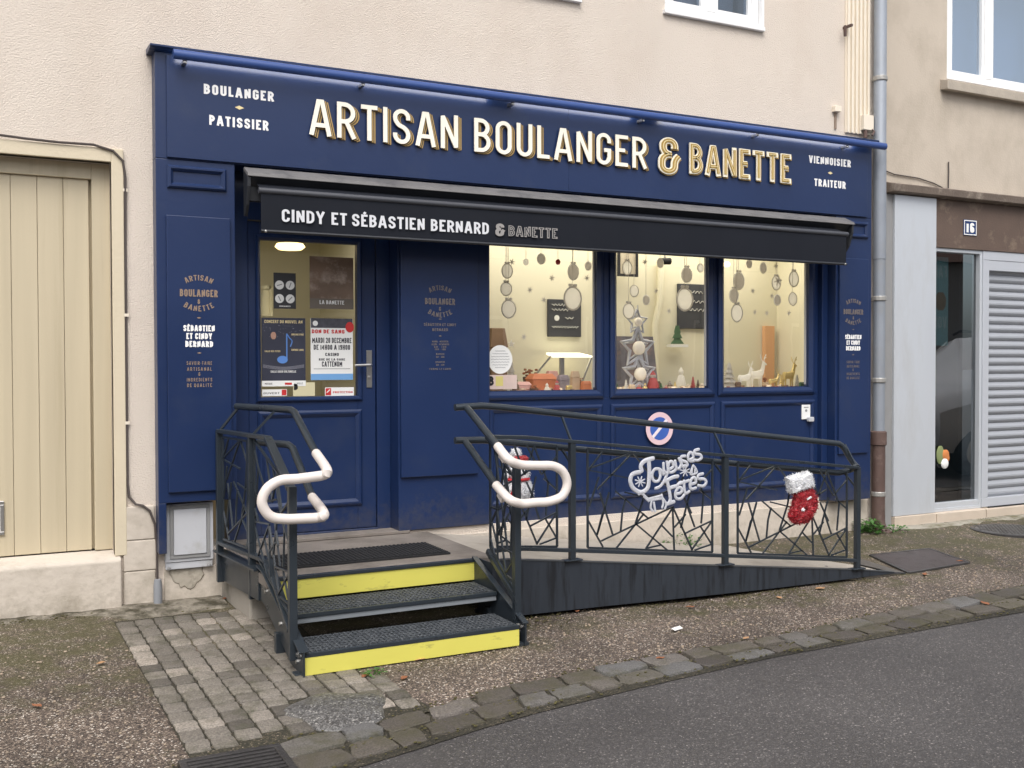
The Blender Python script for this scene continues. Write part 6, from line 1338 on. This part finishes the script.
# parked car to the right of the frame
CX, CY = 13.2, -3.6; CZ = road_z(13,-3.6)
V_ = thing('parked_van', 'tall white van parked along the kerb, mirrored in the tall pane', 'van', (CX,CY,CZ))
def section(x, zl, zm, zt, wl, wm, wt):
    return [Vector((CX+x,CY+s*w_,CZ+z*1.3)) for s, w_, z in ((-1,wl,zl),(-1,wm,(zl+zm)/2),(-1,wm*.98,zm),(-1,wt,zt-.04),(-1,wt*.8,zt),(1,wt*.8,zt),(1,wt,zt-.04),(1,wm*.98,zm),(1,wm,(zl+zm)/2),(1,wl,zl))]
mb = MB(); mb.hull([section(*s) for s in ((-2.1,.42,.6,.66,.6,.7,.55),(-2.0,.26,.66,.80,.74,.84,.70),(-1.2,.22,.80,.93,.80,.88,.74),(-.9,.22,.86,.99,.80,.89,.74),(-.1,.22,.88,1.46,.80,.89,.62),(.7,.22,.90,1.50,.80,.89,.62),(1.5,.22,.92,1.46,.80,.88,.60),(1.95,.24,.92,1.15,.78,.86,.62),(2.1,.4,.85,.95,.65,.75,.6))]); bd = obj('body', mb, mat('white_car_paint', (.62,.63,.65), .25, coat=.6), V_, smooth=True)
for s in (-1,1):
    mb = MB(); y0, y1 = CY+s*.895, CY+s*.66
    mb.hull([[(CX-.82,y0-.0,CZ+1.16),(CX+1.72,y0,CZ+1.18),(CX+1.35,y1,CZ+1.84),(CX-.12,y1,CZ+1.84)],[(CX-.82,y0-s*.03,CZ+1.16),(CX+1.72,y0-s*.03,CZ+1.18),(CX+1.35,y1-s*.03,CZ+1.84),(CX-.12,y1-s*.03,CZ+1.84)]]); obj('side_window', mb, mat('dark_pane', (.02,.025,.03), .1), V_)
    mb = MB(); mb.tube([(CX-.05,CY+s*.58,CZ+1.95),(CX+.1,CY+s*.58,CZ+2.0),(CX+1.3,CY+s*.58,CZ+2.0),(CX+1.45,CY+s*.58,CZ+1.93)], .018, 8); obj('roof_rail', mb, BLACK, V_, smooth=True)
    for x in (-1.35,1.35):
        mb = MB(); mb.lathe([(.20,-.11),(.31,-.10),(.32,0),(.31,.10),(.20,.11)],(CX+x,CY+s*.76,CZ+.315),24,'y'); wh = obj('wheel', mb, BLACK, V_, smooth=True); mb = MB(); mb.lathe([(.19,-.115),(.17,0),(.19,.115)],(CX+x,CY+s*.76,CZ+.315),20,'y'); obj('rim', mb, STEEL, wh)

# ================================================================== CAMERA, SKY, SUN
cam = bpy.data.cameras.new('camera'); co = bpy.data.objects.new('camera', cam); COL.objects.link(co)
m3 = Matrix((_r, _u, -_f)).transposed(); co.matrix_world = Matrix.Translation(EYE) @ m3.to_4x4()
cam.sensor_width = 36; cam.sensor_fit = 'HORIZONTAL'; cam.lens = F/1024*36; cam.clip_end = 600; cam.clip_start = .05; scene.camera = co
SUN_EL, SUN_AZ = math.radians(54), math.radians(203)
w = bpy.data.worlds.new('World'); scene.world = w; w.use_nodes = True; N, L = w.node_tree.nodes, w.node_tree.links
sky = N.new('ShaderNodeTexSky'); sky.sky_type = 'NISHITA'; sky.sun_disc = False; sky.sun_elevation = SUN_EL; sky.sun_rotation = SUN_AZ; sky.air_density = 1.0; sky.dust_density = 4; sky.ozone_density = 1.0
hs = N.new('ShaderNodeHueSaturation'); hs.inputs['Saturation'].default_value = .36; L.new(sky.outputs[0], hs.inputs['Color'])
bg = N['Background']; L.new(hs.outputs[0], bg.inputs['Color']); bg.inputs['Strength'].default_value = .15
sl = bpy.data.lights.new('sun', 'SUN'); sl.energy = 1.2; sl.angle = math.radians(40); sl.color = (1,.97,.92); so = bpy.data.objects.new('sun', sl); COL.objects.link(so)
d = Vector((math.sin(SUN_AZ)*math.cos(SUN_EL), math.cos(SUN_AZ)*math.cos(SUN_EL), math.sin(SUN_EL))); so.rotation_euler = d.to_track_quat('Z','Y').to_euler(); so.location = (0,-10,12)
vs = scene.view_settings; scene.display_settings.display_device = 'sRGB'; vs.view_transform = 'Standard'; vs.look = 'None'; vs.exposure = .6; vs.gamma = 1; vs.use_curve_mapping = False
scene.cycles.max_bounces = 8; scene.cycles.transparent_max_bounces = 12; scene.cycles.use_denoising = True
